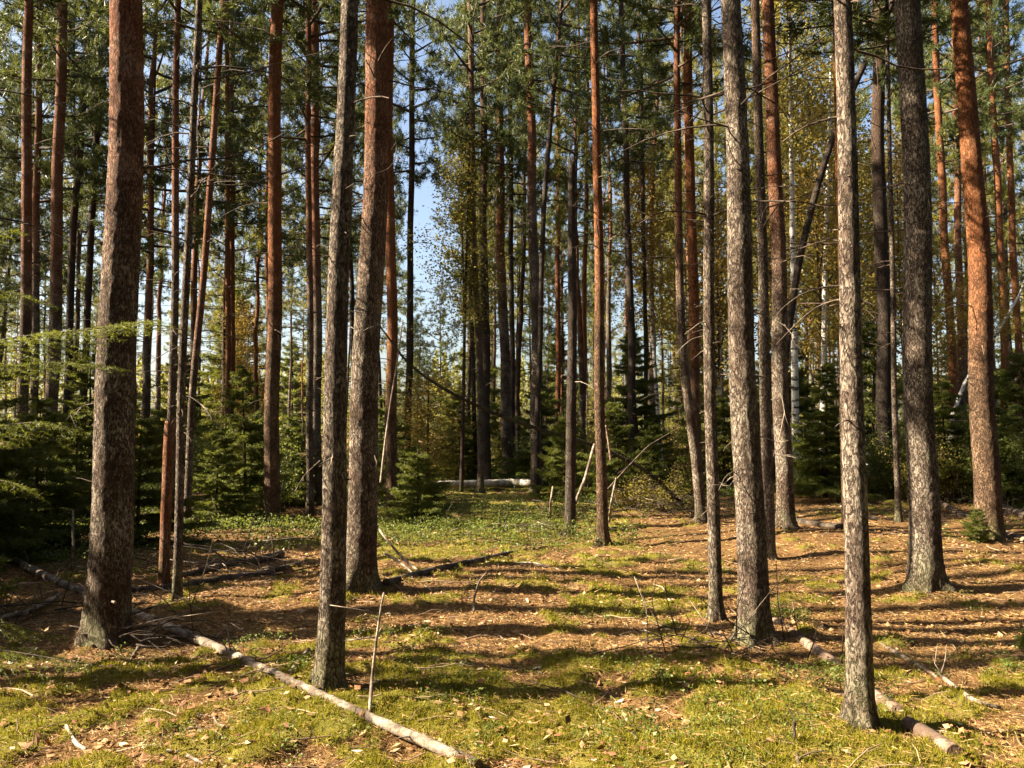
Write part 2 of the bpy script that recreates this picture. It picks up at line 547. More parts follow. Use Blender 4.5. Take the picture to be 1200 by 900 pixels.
def limbs_into(mb, path, rad, r, z0, z1, n, mat=1, lmin=0.3, lmax=1.4, thick=0.008):
    """bare dead limbs along a trunk, built into the trunk's own mesh"""
    for _ in range(n):
        z = r.uniform(z0, z1)
        p = np.array([np.interp(z, path[:, 2], path[:, c]) for c in range(3)])
        L = r.uniform(lmin, lmax) * (0.6 + 0.5 * r.random())
        P = dead_branch_path(r, p, r.uniform(0, 2 * pi), L, r.uniform(-0.1, 0.45), 6)
        add_tube(mb, P, thick * (1 - 0.8 * np.linspace(0, 1, 6)) * (0.6 + L * 0.5) + 0.002, 4, mat, cap=False)
        for _ in range(r.integers(0, 4)):
            q = r.integers(2, 5)
            tip = P[q] + norm(P[q] - P[0] + r.normal(size=3) * 0.5 * L) * L * r.uniform(0.15, 0.4)
            add_tube(mb, np.array([P[q], (P[q] + tip) / 2 + r.normal(size=3) * 0.02, tip]), [thick * 0.45, thick * 0.3, thick * 0.15], 3, mat, cap=False)

def put_crown(root, path, H, frac, k, r, scale=None):
    z0 = H * frac
    p = np.array([np.interp(z0, path[:, 2], path[:, c]) for c in range(3)])
    top = path[-1]
    c = link('crown', CROWNS[k], root)
    c.location = p
    sz = (H - z0) * 1.06 / CROWN_H[k]
    sx = scale or r.uniform(0.8, 1.1)
    c.scale = (sx, sx, sz)
    d = top - p
    c.rotation_euler = (-math.atan2(d[1], d[2]), math.atan2(d[0], d[2]), r.uniform(0, 6.28))
    return c

# ------------------------------------------------------------------ the traced pines
GROUP = 'pines in the stand'
def traced(label, pts, w0, w1, D=None, mat=None, red=3.0, H=18.0, frac=0.55, sides=12, fine=False, nb=0, limbs=22, crown=True,
           name='pine_tree', cat='pine tree', group=GROUP, branches=()):
    """a trunk traced in photo pixels from the foot up; w0 / w1 are its pixel widths at the first and last point"""
    r = np.random.default_rng(abs(hash(label)) % 100000 if False else sum(ord(c) * (i + 1) for i, c in enumerate(label)) % 100003)
    if D is None:
        D = gp(*pts[0])[1]
    P = np.array([at(x, y, D) for x, y in pts])
    if P[0][2] > 0.3 or D is not None:
        g = float(ground_z(P[0][0], D))
        if P[0][2] > g + 0.05:            # the foot is hidden in the photo: carry the trunk down to the floor
            d = P[0] - P[1]
            d = d / abs(d[2])
            q = P[0] + d * (P[0][2] - g)
            q[2] = g
            P = np.concatenate([[q], P])
            w0 = w0 * 1.08
        else:
            P[0][2] = g
    root_xyz = P[0].copy()
    Q = P - root_xyz
    zt = Q[-1][2]
    R = np.interp(Q[:, 2], [0, zt], [w0, w1]) * D / F / 2
    if zt < H - 0.5:
        d = (Q[-1] - Q[max(0, len(Q) - 3)])
        d = d / max(d[2], 1e-3)
        d[:2] *= 0.8
        for f_ in (0.5, 1.0):
            Q = np.concatenate([Q, [Q[-1] + d * (H - zt) * 0.5]])
            R = np.append(R, max(0.018, R[len(P) - 1] * (1 - 0.78 * f_)))
    else:
        H = zt
    path, rad = resample(Q, R, 0.024 if fine else 0.14)
    if fine:      # dense low down, coarse far above the frame
        keep = (path[:, 2] < min(zt + 0.6, 9)) | (np.arange(len(path)) % 8 == 0)
        keep[-1] = True
        path, rad = path[keep], rad[keep]
    flare = 1 + 0.14 * np.exp(-np.clip(path[:, 2], 0, None) / 0.25)
    path[:, :2] += ((np.stack([vnoise(path[:, 2] * 0.5, 3.3, 0, 3), vnoise(path[:, 2] * 0.5, 9.3, 0, 4)], -1) - 0.5) * 0.5 * rad.max()
                    * np.clip(path[:, 2:] / 1.5, 0, 1))
    start = path[0].copy(); start[2] -= 0.12
    path = np.concatenate([[start], path]); rad = np.concatenate([[rad[0] * flare[0] * 1.08], rad * flare])
    lob = (0.3 if P[0][0] < -2 else 0.5) * np.exp(-np.clip(path[:, 2], 0, None) / 0.10)
    mb = MB()
    rough = rad[1] * 0.05 if fine else rad[1] * 0.06
    add_tube(mb, path, rad, int(sides * 1.5) if fine else sides, 0, rough=rough, freq=38 if fine else 16, zs=0.4, seed=int(r.integers(1000)), lobes=lob)
    if limbs:
        limbs_into(mb, path, rad, r, 2.0 if not fine else 3.2, H * frac + 1.0, limbs)
        limbs_into(mb, path, rad, r, 0.5, max(5.0, zt), limbs * 2, lmin=0.03, lmax=0.14, thick=0.008)
    root = thing(name, label, cat, root_xyz, 0, group)
    tr = link('trunk', mb.mesh('trunk', [mat or M_PINE, M_LIMB]), root)
    tr['red_from'] = float(red)
    # dead branches one can tell apart: each a part
    for br in branches:
        Pb = np.array([at(x, y, D - 0.05 * i) for i, (x, y) in enumerate(br)]) - root_xyz
        Pb, _ = resample(Pb, np.zeros(len(Pb)), 0.05)
        m2 = MB()
        n_ = len(Pb)
        add_tube(m2, Pb, np.linspace(0.0055, 0.002, n_) * (D / 7) ** 0.5, 5, 0)
        for _ in range(2):
            q = int(r.integers(n_ // 3, n_ - 1))
            e = Pb[q] + r.normal(size=3) * 0.07 + (Pb[-1] - Pb[0]) * 0.25
            add_tube(m2, np.array([Pb[q], (Pb[q] + e) / 2 + r.normal(size=3) * 0.012, e]), [0.003, 0.0024, 0.0015], 4, 0)
        link('dead_branch', m2.mesh('dead_branch', [M_TWIG]), root)
    for i in range(nb):
        z = r.uniform(0.9, min(zt, 5.5))
        p = np.array([np.interp(z, path[:, 2], path[:, c]) for c in range(3)])
        L = r.uniform(0.12, 0.5)
        Pb = dead_branch_path(r, p, r.uniform(0, 2 * pi), L, r.uniform(0.0, 0.7))
        m2 = MB()
        add_tube(m2, Pb, np.linspace(0.006, 0.002, len(Pb)), 5, 0)
        if L > 0.4:
            q = int(r.integers(3, 7))
            e = Pb[q] + norm(Pb[q] - Pb[q - 2] + r.normal(size=3) * 0.03) * L * 0.35
            add_tube(m2, np.array([Pb[q], (Pb[q] + e) / 2, e]), [0.004, 0.003, 0.0015], 4, 0)
        link('dead_branch', m2.mesh('dead_branch', [M_TWIG if r.random() < 0.55 else M_LIMB]), root)
    if crown:
        put_crown(root, path, H, frac, int(r.integers(len(CROWNS))), r)
    return root

# --- nearest trunks
traced('thickest pine at the left edge, rough bark lit along one side, red-brown above', [(123, 748), (130, 640), (137, 480), (141, 300), (143, 150), (145, 0)], 47, 36,
       red=3.3, sides=44, fine=True, nb=5, H=20, frac=0.6, branches=[[(124, 472), (100, 474), (85, 482), (78, 492)]])
traced('flaky grey pine whose foot touches the long bare fallen pole', [(386, 808), (389, 690), (393, 540), (398, 300), (403, 120), (407, 0)], 31, 20,
       red=7.5, sides=36, fine=True, nb=4, H=15, mat=M_GREY, branches=[[(375, 540), (362, 552), (354, 560), (347, 575)]])
traced('stout pine with white lit flakes down its sun side and pale curved twigs', [(421, 692), (424, 600), (429, 450), (435, 300), (439, 120), (442, 0)], 35, 26,
       red=3.6, sides=36, fine=True, nb=3, H=19, frac=0.6,
       branches=[[(424, 488), (432, 510), (438, 530), (441, 545)], [(450, 151), (460, 153), (465, 170), (463, 188), (455, 198), (436, 205)],
                 [(428, 560), (438, 575), (445, 592)], [(432, 450), (440, 460), (446, 472)], [(409, 382), (418, 387), (427, 393)]])
traced('thin speckled pine with bright white edge beside the broken leaning stub', [(207, 703), (210, 600), (213, 450), (219, 300), (225, 150), (234, 0)], 10, 7.5,
       red=9, sides=20, fine=True, nb=5, H=12, mat=M_GREY, branches=[[(212, 462), (225, 466), (240, 477), (251, 496)], [(229, 118), (234, 130), (231, 150), (232, 175), (233, 200)]])
traced('slender grey pine with lichen, just beside the broad pine at centre right', [(839, 726), (836, 600), (833, 450), (830, 300), (829, 150), (828, 0)], 15, 11,
       red=6, sides=28, fine=True, nb=8, H=14, mat=M_GREY, branches=[[(836, 440), (848, 438), (856, 442)], [(840, 575), (856, 560), (866, 556), (850, 575), (838, 590)]])
traced('broad pale pine at centre right standing at the head of the broken log', [(884, 750), (880, 640), (875, 480), (867, 300), (860, 150), (855, 0)], 35, 23,
       red=9, sides=40, fine=True, nb=4, H=18, frac=0.6, mat=M_GREY,
       branches=[[(882, 365), (900, 370), (920, 382), (935, 400)], [(884, 440), (900, 443), (914, 458), (920, 480), (914, 510), (906, 535)], [(868, 560), (860, 552), (850, 558), (842, 575)],
                 [(888, 510), (903, 515), (912, 520)]])
traced('grey pine nearest the camera with mottled bark and the log lying behind its foot', [(1008, 850), (1005, 700), (1001, 520), (999, 300), (991, 130), (985, 0)], 29, 20,
       red=9, sides=40, fine=True, nb=3, H=14, mat=M_GREY)
traced('pine with cracked lit bark between the right logs, a dark stub touching its foot', [(1086, 690), (1082, 580), (1079, 450), (1075, 300), (1070, 140), (1064, 0)], 33, 28,
       red=7, sides=40, fine=True, nb=3, H=19, frac=0.6, mat=M_GREY)
traced('orange-brown pine near the right border with a log lying across its foot', [(1158, 618), (1155, 500), (1147, 330), (1141, 220), (1132, 80), (1127, 0)], 27, 19,
       red=3.0, sides=32, fine=True, nb=2, H=18, mat=M_RED)
traced('lit pale trunk seen in the narrow gap behind the broad centre-right pine', [(902, 655), (900, 560), (896, 400), (891, 250), (888, 100), (886, 0)], 13, 10,
       red=6, sides=24, fine=True, nb=6, H=16, mat=M_GREY, branches=[[(898, 430), (908, 440), (916, 455), (918, 475)]])
traced('brown pine close beside the pale trunk, with long drooping dead twigs', [(921, 622), (918, 520), (912, 330), (907, 180), (902, 0)], 20, 14,
       red=4, sides=24, fine=True, nb=6, H=18, branches=[[(914, 392), (925, 395), (937, 406), (940, 416)], [(922, 493), (935, 494), (946, 502)], [(920, 525), (930, 532), (936, 545)]])
traced('straight dark red pine standing alone between the left and centre trunks', [(318, 618), (319, 480), (321, 300), (323, 150), (325, 0)], 18, 14,
       red=3.8, sides=24, fine=True, nb=3, H=18, mat=M_RED)
traced('reddish pine beside the grey broken snag, its foot in the brush pile', [(706, 637), (705, 560), (702, 380), (700, 220), (697, 0)], 13, 9,
       red=3.5, sides=20, fine=True, nb=4, H=15, mat=M_RED)
traced('curving orange pine with a bent trunk leaning in front of it', [(818, 606), (816, 500), (813, 380), (810, 250), (806, 0)], 13, 10,
       red=3, sides=16, nb=2, H=16, mat=M_RED)
traced('bowed pine stem bending to the lit slender pine from the brush', [(822, 612), (812, 500), (800, 420), (795, 350), (795, 200), (794, 0)], 12, 7,
       red=4.5, sides=16, nb=2, H=14)
traced('dark thin pine behind the broken leaning stub', [(200, 560), (202, 460), (205, 300), (206, 150), (209, 0)], 9, 7, D=14, red=5, sides=14, H=16)
traced('thin reddish pine slanting away behind the speckled pine', [(221, 560), (226, 450), (240, 300), (249, 180), (258, 60), (263, 0)], 8, 7, D=13, red=3, sides=14, H=15)
traced('dark pine at the left border rising from young spruces', [(25, 615), (27, 480), (30, 300), (32, 150), (34, 0)], 13, 10, red=4, sides=18, H=17, nb=2)
traced('slim dark pine just inside the left border pine', [(40, 500), (42, 300), (45, 150), (48, 0)], 8, 7, D=21, red=6, sides=12, H=19, frac=0.45)
traced('dark pine with one bright sunlit edge left of the thickest pine', [(58, 575), (61, 450), (66, 300), (70, 150), (75, 0)], 14, 11, D=19, red=5, sides=18, H=20, frac=0.5, nb=3)
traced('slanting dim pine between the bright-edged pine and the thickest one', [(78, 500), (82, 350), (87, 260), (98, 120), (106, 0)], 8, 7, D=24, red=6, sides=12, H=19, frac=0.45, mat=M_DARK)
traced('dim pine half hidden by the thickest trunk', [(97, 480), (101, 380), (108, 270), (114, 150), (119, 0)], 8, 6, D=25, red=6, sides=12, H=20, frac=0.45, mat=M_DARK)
traced('pair of close red stems, the outer one, behind the speckled pine', [(266, 520), (267, 400), (267, 250), (267, 100), (266, 0)], 6, 5, D=25, red=3, sides=12, H=18, frac=0.45, mat=M_RED)
traced('pair of close red stems, the inner one with white nicks low down', [(271, 500), (272, 400), (273, 250), (272, 0)], 6, 5, D=26, red=3, sides=12, H=18, frac=0.45, mat=M_RED)
traced('narrow pine in the dark pair right of the lone red pine, thinner stem', [(363, 588), (363, 400), (362, 200), (361, 0)], 8, 6, D=17, red=5, sides=14, H=16, frac=0.5)
traced('wider stem of the dark pair right of the lone red pine', [(371, 560), (371, 400), (370, 200), (369, 0)], 11, 9, D=19, red=5, sides=16, H=19, frac=0.5)
traced('red pine peeping out behind the white-flaked stout pine', [(459, 530), (459, 420), (457, 250), (456, 100), (457, 0)], 13, 10, D=16, red=2.6, sides=18, H=18, frac=0.55, mat=M_RED, nb=3)
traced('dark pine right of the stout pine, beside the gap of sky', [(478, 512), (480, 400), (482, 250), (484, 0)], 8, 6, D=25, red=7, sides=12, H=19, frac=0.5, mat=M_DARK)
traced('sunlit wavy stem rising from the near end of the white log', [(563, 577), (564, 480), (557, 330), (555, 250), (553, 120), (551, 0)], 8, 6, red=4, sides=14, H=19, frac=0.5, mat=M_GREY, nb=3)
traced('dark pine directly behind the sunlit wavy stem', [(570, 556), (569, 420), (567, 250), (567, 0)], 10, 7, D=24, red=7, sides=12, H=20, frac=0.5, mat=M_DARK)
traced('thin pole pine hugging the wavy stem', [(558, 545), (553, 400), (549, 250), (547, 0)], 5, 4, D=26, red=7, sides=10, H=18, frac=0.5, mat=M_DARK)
traced('dark stout trunk in the centre with a rusty upper stem', [(594, 512), (591, 420), (588, 320), (586, 200), (585, 0)], 12, 8, D=27, red=6, sides=14, H=20, frac=0.5)
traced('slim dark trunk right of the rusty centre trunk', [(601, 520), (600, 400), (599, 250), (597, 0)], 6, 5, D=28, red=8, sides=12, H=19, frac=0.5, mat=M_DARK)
traced('tall dark pine left of the grey snag with leaning stem crossing it', [(628, 510), (628, 400), (626, 300), (622, 120), (618, 0)], 12, 9, D=22, red=8, sides=16, H=20, frac=0.55, nb=2)
traced('thin leaning stem crossing the tall dark centre pine', [(632, 420), (635, 300), (640, 210), (648, 110), (659, 0)], 6, 5, D=21, red=9, sides=12, H=18, frac=0.55, mat=M_DARK)
traced('light orange stem seen just left of the grey snag', [(654, 470), (654, 350), (654, 200), (655, 80), (656, 0)], 6, 5, D=30, red=2, sides=12, H=20, frac=0.5, mat=M_RED)
traced('orange-lit stem in the gap between the snag and the reddish pine', [(684, 470), (685, 350), (687, 250), (688, 130), (689, 0)], 6, 4, D=32, red=2, sides=12, H=20, frac=0.5, mat=M_RED)
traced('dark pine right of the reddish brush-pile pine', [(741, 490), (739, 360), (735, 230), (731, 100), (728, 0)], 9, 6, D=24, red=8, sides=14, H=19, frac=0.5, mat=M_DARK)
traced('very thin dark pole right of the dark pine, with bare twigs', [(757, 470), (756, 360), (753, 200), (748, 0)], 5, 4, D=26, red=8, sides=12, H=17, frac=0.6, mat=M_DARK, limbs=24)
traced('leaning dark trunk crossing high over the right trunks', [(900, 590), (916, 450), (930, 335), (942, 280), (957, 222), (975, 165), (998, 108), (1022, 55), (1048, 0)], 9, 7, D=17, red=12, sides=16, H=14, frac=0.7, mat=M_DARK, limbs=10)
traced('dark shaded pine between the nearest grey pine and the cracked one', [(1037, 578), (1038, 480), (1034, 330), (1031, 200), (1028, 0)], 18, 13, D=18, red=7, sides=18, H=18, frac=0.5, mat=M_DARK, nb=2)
traced('spindly red sapling pine hiding behind the nearest grey pine', [(990, 618), (988, 500), (985, 320), (981, 160), (979, 0)], 7, 5, red=2.5, sides=12, H=13, frac=0.6, mat=M_RED)
traced('thin pale pole with mossy foot in front of the dark shaded pine', [(1053, 612), (1050, 520), (1048, 430), (1046, 340), (1043, 200), (1040, 0)], 7, 4, red=9, sides=12, H=12, frac=0.65, mat=M_GREY)
traced('orange sunlit pine right of the cracked-bark pine, distant', [(1117, 470), (1113, 360), (1108, 290), (1100, 150), (1094, 0)], 10, 7, D=27, red=1, sides=14, H=19, frac=0.55, mat=M_RED)
traced('dim brown pine just left of the orange-brown pine', [(1127, 470), (1126, 360), (1122, 240), (1117, 0)], 9, 6, D=28, red=3, sides=14, H=19, frac=0.55)
traced('slim pine right of the orange-brown pine, mid distance', [(1178, 470), (1175, 330), (1170, 230), (1164, 150), (1158, 0)], 8, 7, D=27, red=2, sides=14, H=19, frac=0.6, mat=M_RED)
traced('slim pine at the right border beside a white bent birch', [(1196, 460), (1190, 330), (1184, 220), (1178, 0)], 8, 6, D=29, red=2, sides=14, H=20, frac=0.6, mat=M_RED)

# white-flecked birches among the pines
def birch_crown(seed, H, Lmax, nleaf=12000, mat=M_YELLOW, size=0.08):
    r = np.random.default_rng(seed)
    mb = MB()
    C = []
    for i in range(34):
        u = (i + 0.5) / 34
        z0 = u * H * 0.95
        az = i * 2.399 + r.uniform(-0.4, 0.4)
        L = Lmax * (0.35 + 0.65 * min(1, u / 0.25)) * (1 - u) ** 0.6 * r.uniform(0.6, 1.2) + 0.15
        s = np.linspace(0, 1, 7)
        el = 0.75 + 0.3 * u
        P = np.stack([cos(az) * s * L * cos(el), sin(az) * s * L * cos(el), z0 + s * L * sin(el) - 0.35 * L * s ** 2.5], -1)
        P[1:] += np.cumsum(r.normal(size=(6, 3)) * 0.03 * L, 0)
        add_tube(mb, P, 0.016 * (1 - 0.85 * s) + 0.003, 4, 0, cap=False)
        m = int(nleaf / 34 * (L / Lmax + 0.3))
        q = r.uniform(0.2, 1.0, m)
        p = np.stack([np.interp(q, s, P[:, c]) for c in range(3)], -1)
        cl = r.normal(size=(9, 3)) * 0.28
        p = p + cl[r.integers(0, 9, m)] * (0.5 + q[:, None]) + r.normal(size=(m, 3)) * 0.13
        p[:, 2] -= np.abs(r.normal(size=m)) * 0.18
        C.append(p)
    add_tube(mb, np.array([[0, 0, -0.05], [0, 0.03, H * 0.5], [0, 0, H]]), [0.035, 0.025, 0.006], 5, 0)
    V, Fq = leaf_quads(np.concatenate(C), size, r)
    mb.add(V, Fq, 1, False)
    return mb.mesh('birch_crown', [M_LIMB, mat])
B_CROWNS = [birch_crown(61, 7.5, 2.2), birch_crown(62, 6.0, 1.9, 9000, M_YELLOW), birch_crown(63, 8.0, 2.0, 12000, M_OLIVE)]
B_H = [7.5, 6.0, 8.0]

def birch(label, px, py, D, H, frac, k, rad, lean=(0, 0), group=None, sx=1.0, path_px=None, bark=None):
    if path_px:
        P = np.array([at(x, y, D) for x, y in path_px])
        root = P[0].copy(); root[2] = float(ground_z(root[0], D)); P[0][2] = root[2]
        Q = P - root
        H = Q[-1][2]
    else:
        root = at(px, py, D); root[2] = float(ground_z(root[0], D))
        Q = np.array([[0, 0, 0], [lean[0] * 0.4, lean[1] * 0.4, H * 0.5], [lean[0], lean[1], H]])
    R = np.interp(Q[:, 2], [0, H], [rad, rad * 0.25])
    path, rd = resample(Q, R, 0.3)
    path[0][2] -= 0.1
    mb = MB()
    add_tube(mb, path, rd, 12, 0)
    r = np.random.default_rng(int(px + D * 13))
    limbs_into(mb, path, rd, r, H * 0.25, H * 0.7, 8)
    t = thing('birch_tree', label, 'birch tree', root, 0, group)
    link('trunk', mb.mesh('trunk', [bark or M_BIRCH, M_LIMB]), t)
    c = link('crown', B_CROWNS[k], t)
    z0 = H * frac
    c.location = [np.interp(z0, path[:, 2], path[:, i]) for i in range(3)]
    c.scale = (sx, sx, (H - z0) * 1.05 / B_H[k])
    d = path[-1] - np.array(c.location)
    c.rotation_euler = (-math.atan2(d[1], d[2]), math.atan2(d[0], d[2]), r.uniform(0, 6))
    return t
BG = 'autumn birches among the pines'
birch('yellow-leaved birch whose crown glows at mid height in the centre', 541, 500, 22, 10, 0.42, 2, 0.06, (0.2, 0), BG, 0.95, bark=M_DARK)
birch('small golden birch low behind the dark pines right of the stout pine', 502, 520, 24, 3.4, 0.05, 1, 0.04, (0, 0), BG, 1.0, bark=M_DARK)
birch('white-barked birch with dark flecks rising behind the brown pine', 932, 500, 20, 15, 0.55, 2, 0.10, (0.1, 0), BG, 0.9)
birch('white birch with sparse yellow crown between the dark pole and the orange pine', 775, 500, 27, 12, 0.4, 0, 0.08, (-0.8, 0), BG, 1.1)
birch('white birch stem bent over near the right border', 1115, 490, 22, 9, 0.6, 1, 0.07, None, BG, 0.7, path_px=[(1112, 560), (1115, 490), (1130, 450), (1148, 420), (1172, 385), (1195, 345), (1215, 290)])
birch('large yellow birch crown glowing behind the leaning dark trunk', 962, 490, 21, 11.5, 0.3, 0, 0.1, (0.5, 0), BG, 1.15)
birch('olive-yellow birch filling the gap behind the nearest grey pine', 1015, 490, 24, 12, 0.25, 2, 0.09, (-0.3, 0), BG, 1.2)
birch('golden birch at the far side seen right of the shaded dark pine', 1060, 490, 25, 11, 0.2, 0, 0.09, (0.2, 0), BG, 1.2)
birch('yellowing birch behind the slender grey lichen pine', 842, 490, 25, 9, 0.25, 1, 0.09, (0.2, 0), BG, 1.3)
birch('amber birch low behind the pair of dark red stems', 285, 490, 34, 7, 0.1, 0, 0.07, (0.2, 0), BG, 1.0)

# grey snag with a snapped top, stub etc.
def snag(name, label, cat, pts, w0, w1, mat, D=None, jag=0.25, sides=24, red=20.0, lean_y=0.0):
    if D is None: D = gp(*pts[0])[1]
    P = np.array([at(x, y, D) for x, y in pts])
    P[0][2] = float(ground_z(P[0][0], D))
    root = P[0].copy()
    Q = P - root
    Q[:, 1] += lean_y * Q[:, 2]
    R = np.linspace(w0, w1, len(Q)) * D / F / 2
    path, rad = resample(Q, R, 0.05)
    path[0][2] -= 0.1
    V, Fq, caps = tube(path, rad * (1 + 0.3 * np.exp(-np.clip(path[:, 2], 0, None) / 0.12)), sides, True, rad[0] * 0.12, 24, 0.3, 5)
    r = np.random.default_rng(int(pts[0][0]))
    th = np.arange(sides)
    top = (len(path) - 1) * sides
    V[top:top + sides, 2] += jag * (vnoise(th * 0.45, 0, 0, int(pts[0][0])) - 0.35)
    V[-1, 2] -= jag * 0.3
    mb = MB(); mb.add(V, Fq); mb.f.append((caps, 0, False))
    t = thing(name, label, cat, root)
    s = link('trunk', mb.mesh('trunk', [mat, M_LIMB]), t)
    s['red_from'] = red
    return t, path, rad
t, path, rad = snag('dead_snag', 'grey dead trunk with a snapped-off top, beside the reddish pine', 'dead tree', [(668, 628), (669, 520), (671, 380), (670, 270), (670, 192)], 13, 8.5, M_DARK)
r_ = np.random.default_rng(4)
for i in range(7):
    z = r_.uniform(0.2, 4.5)
    p = np.array([np.interp(z, path[:, 2], path[:, c]) for c in range(3)])
    m2 = MB(); add_tube(m2, dead_branch_path(r_, p, r_.uniform(0, 6.28), r_.uniform(0.2, 0.6), 0.4), np.linspace(0.008, 0.003, 9), 5)
    link('dead_branch', m2.mesh('dead_branch', [M_TWIG]), t)
snag('broken_stub', 'broken leaning pine stub with bare red-brown wood, in front of a dark pine', 'stump', [(192, 680), (195, 590), (199, 497)], 12, 12, M_PINE, jag=0.12, red=-1.0)
snag('broken_stub', 'dark stub of a trunk pressed against the cracked-bark pine', 'stump', [(1073, 693), (1073, 620), (1074, 540)], 17, 13, M_DARK, D=8.35, jag=0.2)

# ------------------------------------------------------------------ background pines: shared prototypes, each tree a thing of its own
def trunk_proto(seed, H, r0, mat):
    r = np.random.default_rng(seed)
    z = np.linspace(0, H, 26)
    P = np.stack([np.cumsum(r.normal(size=26) * 0.03), np.cumsum(r.normal(size=26) * 0.03), z], -1)
    P -= P[0]; P[:, 2] = z
    P[:, 0] += r.uniform(-0.4, 0.4) * (z / H) ** 1.5
    R = r0 * (1 - 0.82 * (z / H)) * (1 + 0.3 * np.exp(-z / 0.2)) + 0.008
    P[0][2] = -0.25
    mb = MB()
    add_tube(mb, P, R, 9, 0, rough=r0 * 0.08, freq=9, seed=seed)
    limbs_into(mb, P, R, r, 2.2, H * 0.6, 34, lmin=0.3, lmax=1.7, thick=0.012)
    return mb.mesh('trunk', [mat, M_LIMB]), P, H
T_PROTOS = [trunk_proto(100 + i, H, r0, m) for i, (H, r0, m) in enumerate(((18, 0.12, M_PINE), (20, 0.14, M_DARK), (17, 0.10, M_RED), (19, 0.11, M_DARK), (15, 0.07, M_DARK), (21, 0.15, M_PINE)))]

def bg_pine(x, y, k, label, group, s=1.0, frac=0.48, crown=None, sx=1.0, sunny=False):
    me, P, H = T_PROTOS[k]
    t = thing('pine_tree', label, 'pine tree', (x, y, float(ground_z(x, y))), random.uniform(0, 6.28), group)
    t.scale = (s, s, s)
    tr = link('trunk', me, t)
    tr['red_from'] = float(random.uniform(2, 9))
    c = link('crown', CROWNS[crown if crown is not None else random.randrange(len(CROWNS))], t)
    ck = CROWNS.index(c.data)
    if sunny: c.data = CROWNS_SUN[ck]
    z0 = H * frac
    c.location = [np.interp(z0, P[:, 2], P[:, i]) for i in range(3)]
    c.scale = (sx, sx, (H - z0) * 1.04 / CROWN_H[ck])
    c.rotation_euler = (0, 0, random.uniform(0, 6.28))
    return t

def scatter_pines(n, y0, y1, xa, xb, label, group, mind, taken, sx=(0.85, 1.15), frac=(0.38, 0.55), ks=(0, 1, 2, 3, 4, 5), sc=(0.85, 1.1)):
    got = 0
    for _ in range(n * 60):
        if got >= n: break
        y = random.uniform(y0, y1)
        x = random.uniform(xa, xb) * y
        if y > 26 and -0.15 < x / y < -0.075: continue      # the gap of sky beyond the clearing
        if any((x - a) ** 2 + (y - b) ** 2 < mind * mind for a, b in taken): continue
        taken.append((x, y))
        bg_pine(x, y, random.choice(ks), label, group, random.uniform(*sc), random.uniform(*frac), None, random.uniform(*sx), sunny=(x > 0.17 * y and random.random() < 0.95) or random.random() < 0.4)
        got += 1
TAKEN = [(o.location.x, o.location.y) for o in COL.objects if o.parent is None and o.type == 'EMPTY']
scatter_pines(16, 22, 40, -0.68, -0.22, 'tall dark pine deep in the shaded wood at left', 'shaded pines at left', 2.0, TAKEN, frac=(0.33, 0.5))
scatter_pines(14, 22, 40, -0.20, 0.20, 'thin pine rising behind the central clearing', 'pines behind the clearing', 2.0, TAKEN, frac=(0.42, 0.55), sx=(0.75, 1.0))
scatter_pines(14, 24, 42, 0.20, 0.70, 'sunlit pine among the yellow birches at right', 'sunlit pines at right', 2.2, TAKEN, frac=(0.35, 0.5), sx=(0.9, 1.2))
scatter_pines(125, 40, 92, -0.72, 0.72, 'distant pine closing the view between nearer trunks', 'distant pines', 1.8, TAKEN, frac=(0.42, 0.6), sx=(0.7, 1.05))
# pines beside the view that shade it: their shadows stripe the floor
SUN_AZ, SUN_EL = radians(-93), radians(35)
NEAR = [(o.location.x, o.location.y) for o in COL.objects if o.parent is None and o.type == 'EMPTY' and o.location.y < 13.6 and o.name.startswith('pine_tree')]
OFF, _r = [], random.Random(5)
for _ in range(4000):
    if len(OFF) >= 14: break
    x, y = _r.uniform(-11, -5.2), _r.uniform(4.5, 10.2)
    if any(abs(b + (a - x) * math.cos(SUN_AZ) / abs(math.sin(SUN_AZ)) - y) < (0.36 if b < 9 else 0.27) for a, b in NEAR): continue
    if x > -0.66 * y - 0.5 or any(math.hypot(x - a, y - b) < 0.9 or abs(y - b) < 0.22 for a, b in OFF): continue
    OFF.append((x, y))
OFF += [(-10.8, 11.4), (-13.5, 13.5), (-16, 17), (-19, 21), (-22, 26), (7.5, 6.4), (10.5, 9.8)]
for i, (x, y) in enumerate(OFF):
    bg_pine(x, y, (0, 2, 3, 5, 0, 3)[i % 6], 'pine just outside the view whose shadow crosses the floor', 'pines beside the view', random.uniform(0.9, 1.1), 0.68, None, 0.6)

def midstory(n, y0, y1, label, group, seed):
    r = random.Random(seed)
    for _ in range(n):
        y = r.uniform(y0, y1); x = r.uniform(-0.68, 0.68) * y
        spruce(x, y, r.choice((0, 1, 1)), r.uniform(1.7, 2.8), label, group)
def small_pines(n, y0, y1, xa, xb, label, group, seed):
    r = random.Random(seed)
    for _ in range(n):
        y = r.uniform(y0, y1); x = r.uniform(xa, xb) * y
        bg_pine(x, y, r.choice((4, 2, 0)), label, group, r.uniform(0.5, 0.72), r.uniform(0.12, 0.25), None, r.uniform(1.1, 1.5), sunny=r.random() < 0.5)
small_pines(14, 30, 60, -0.7, 0.7, 'half-grown bushy pine filling the gaps between trunks', 'half-grown pines', 3)

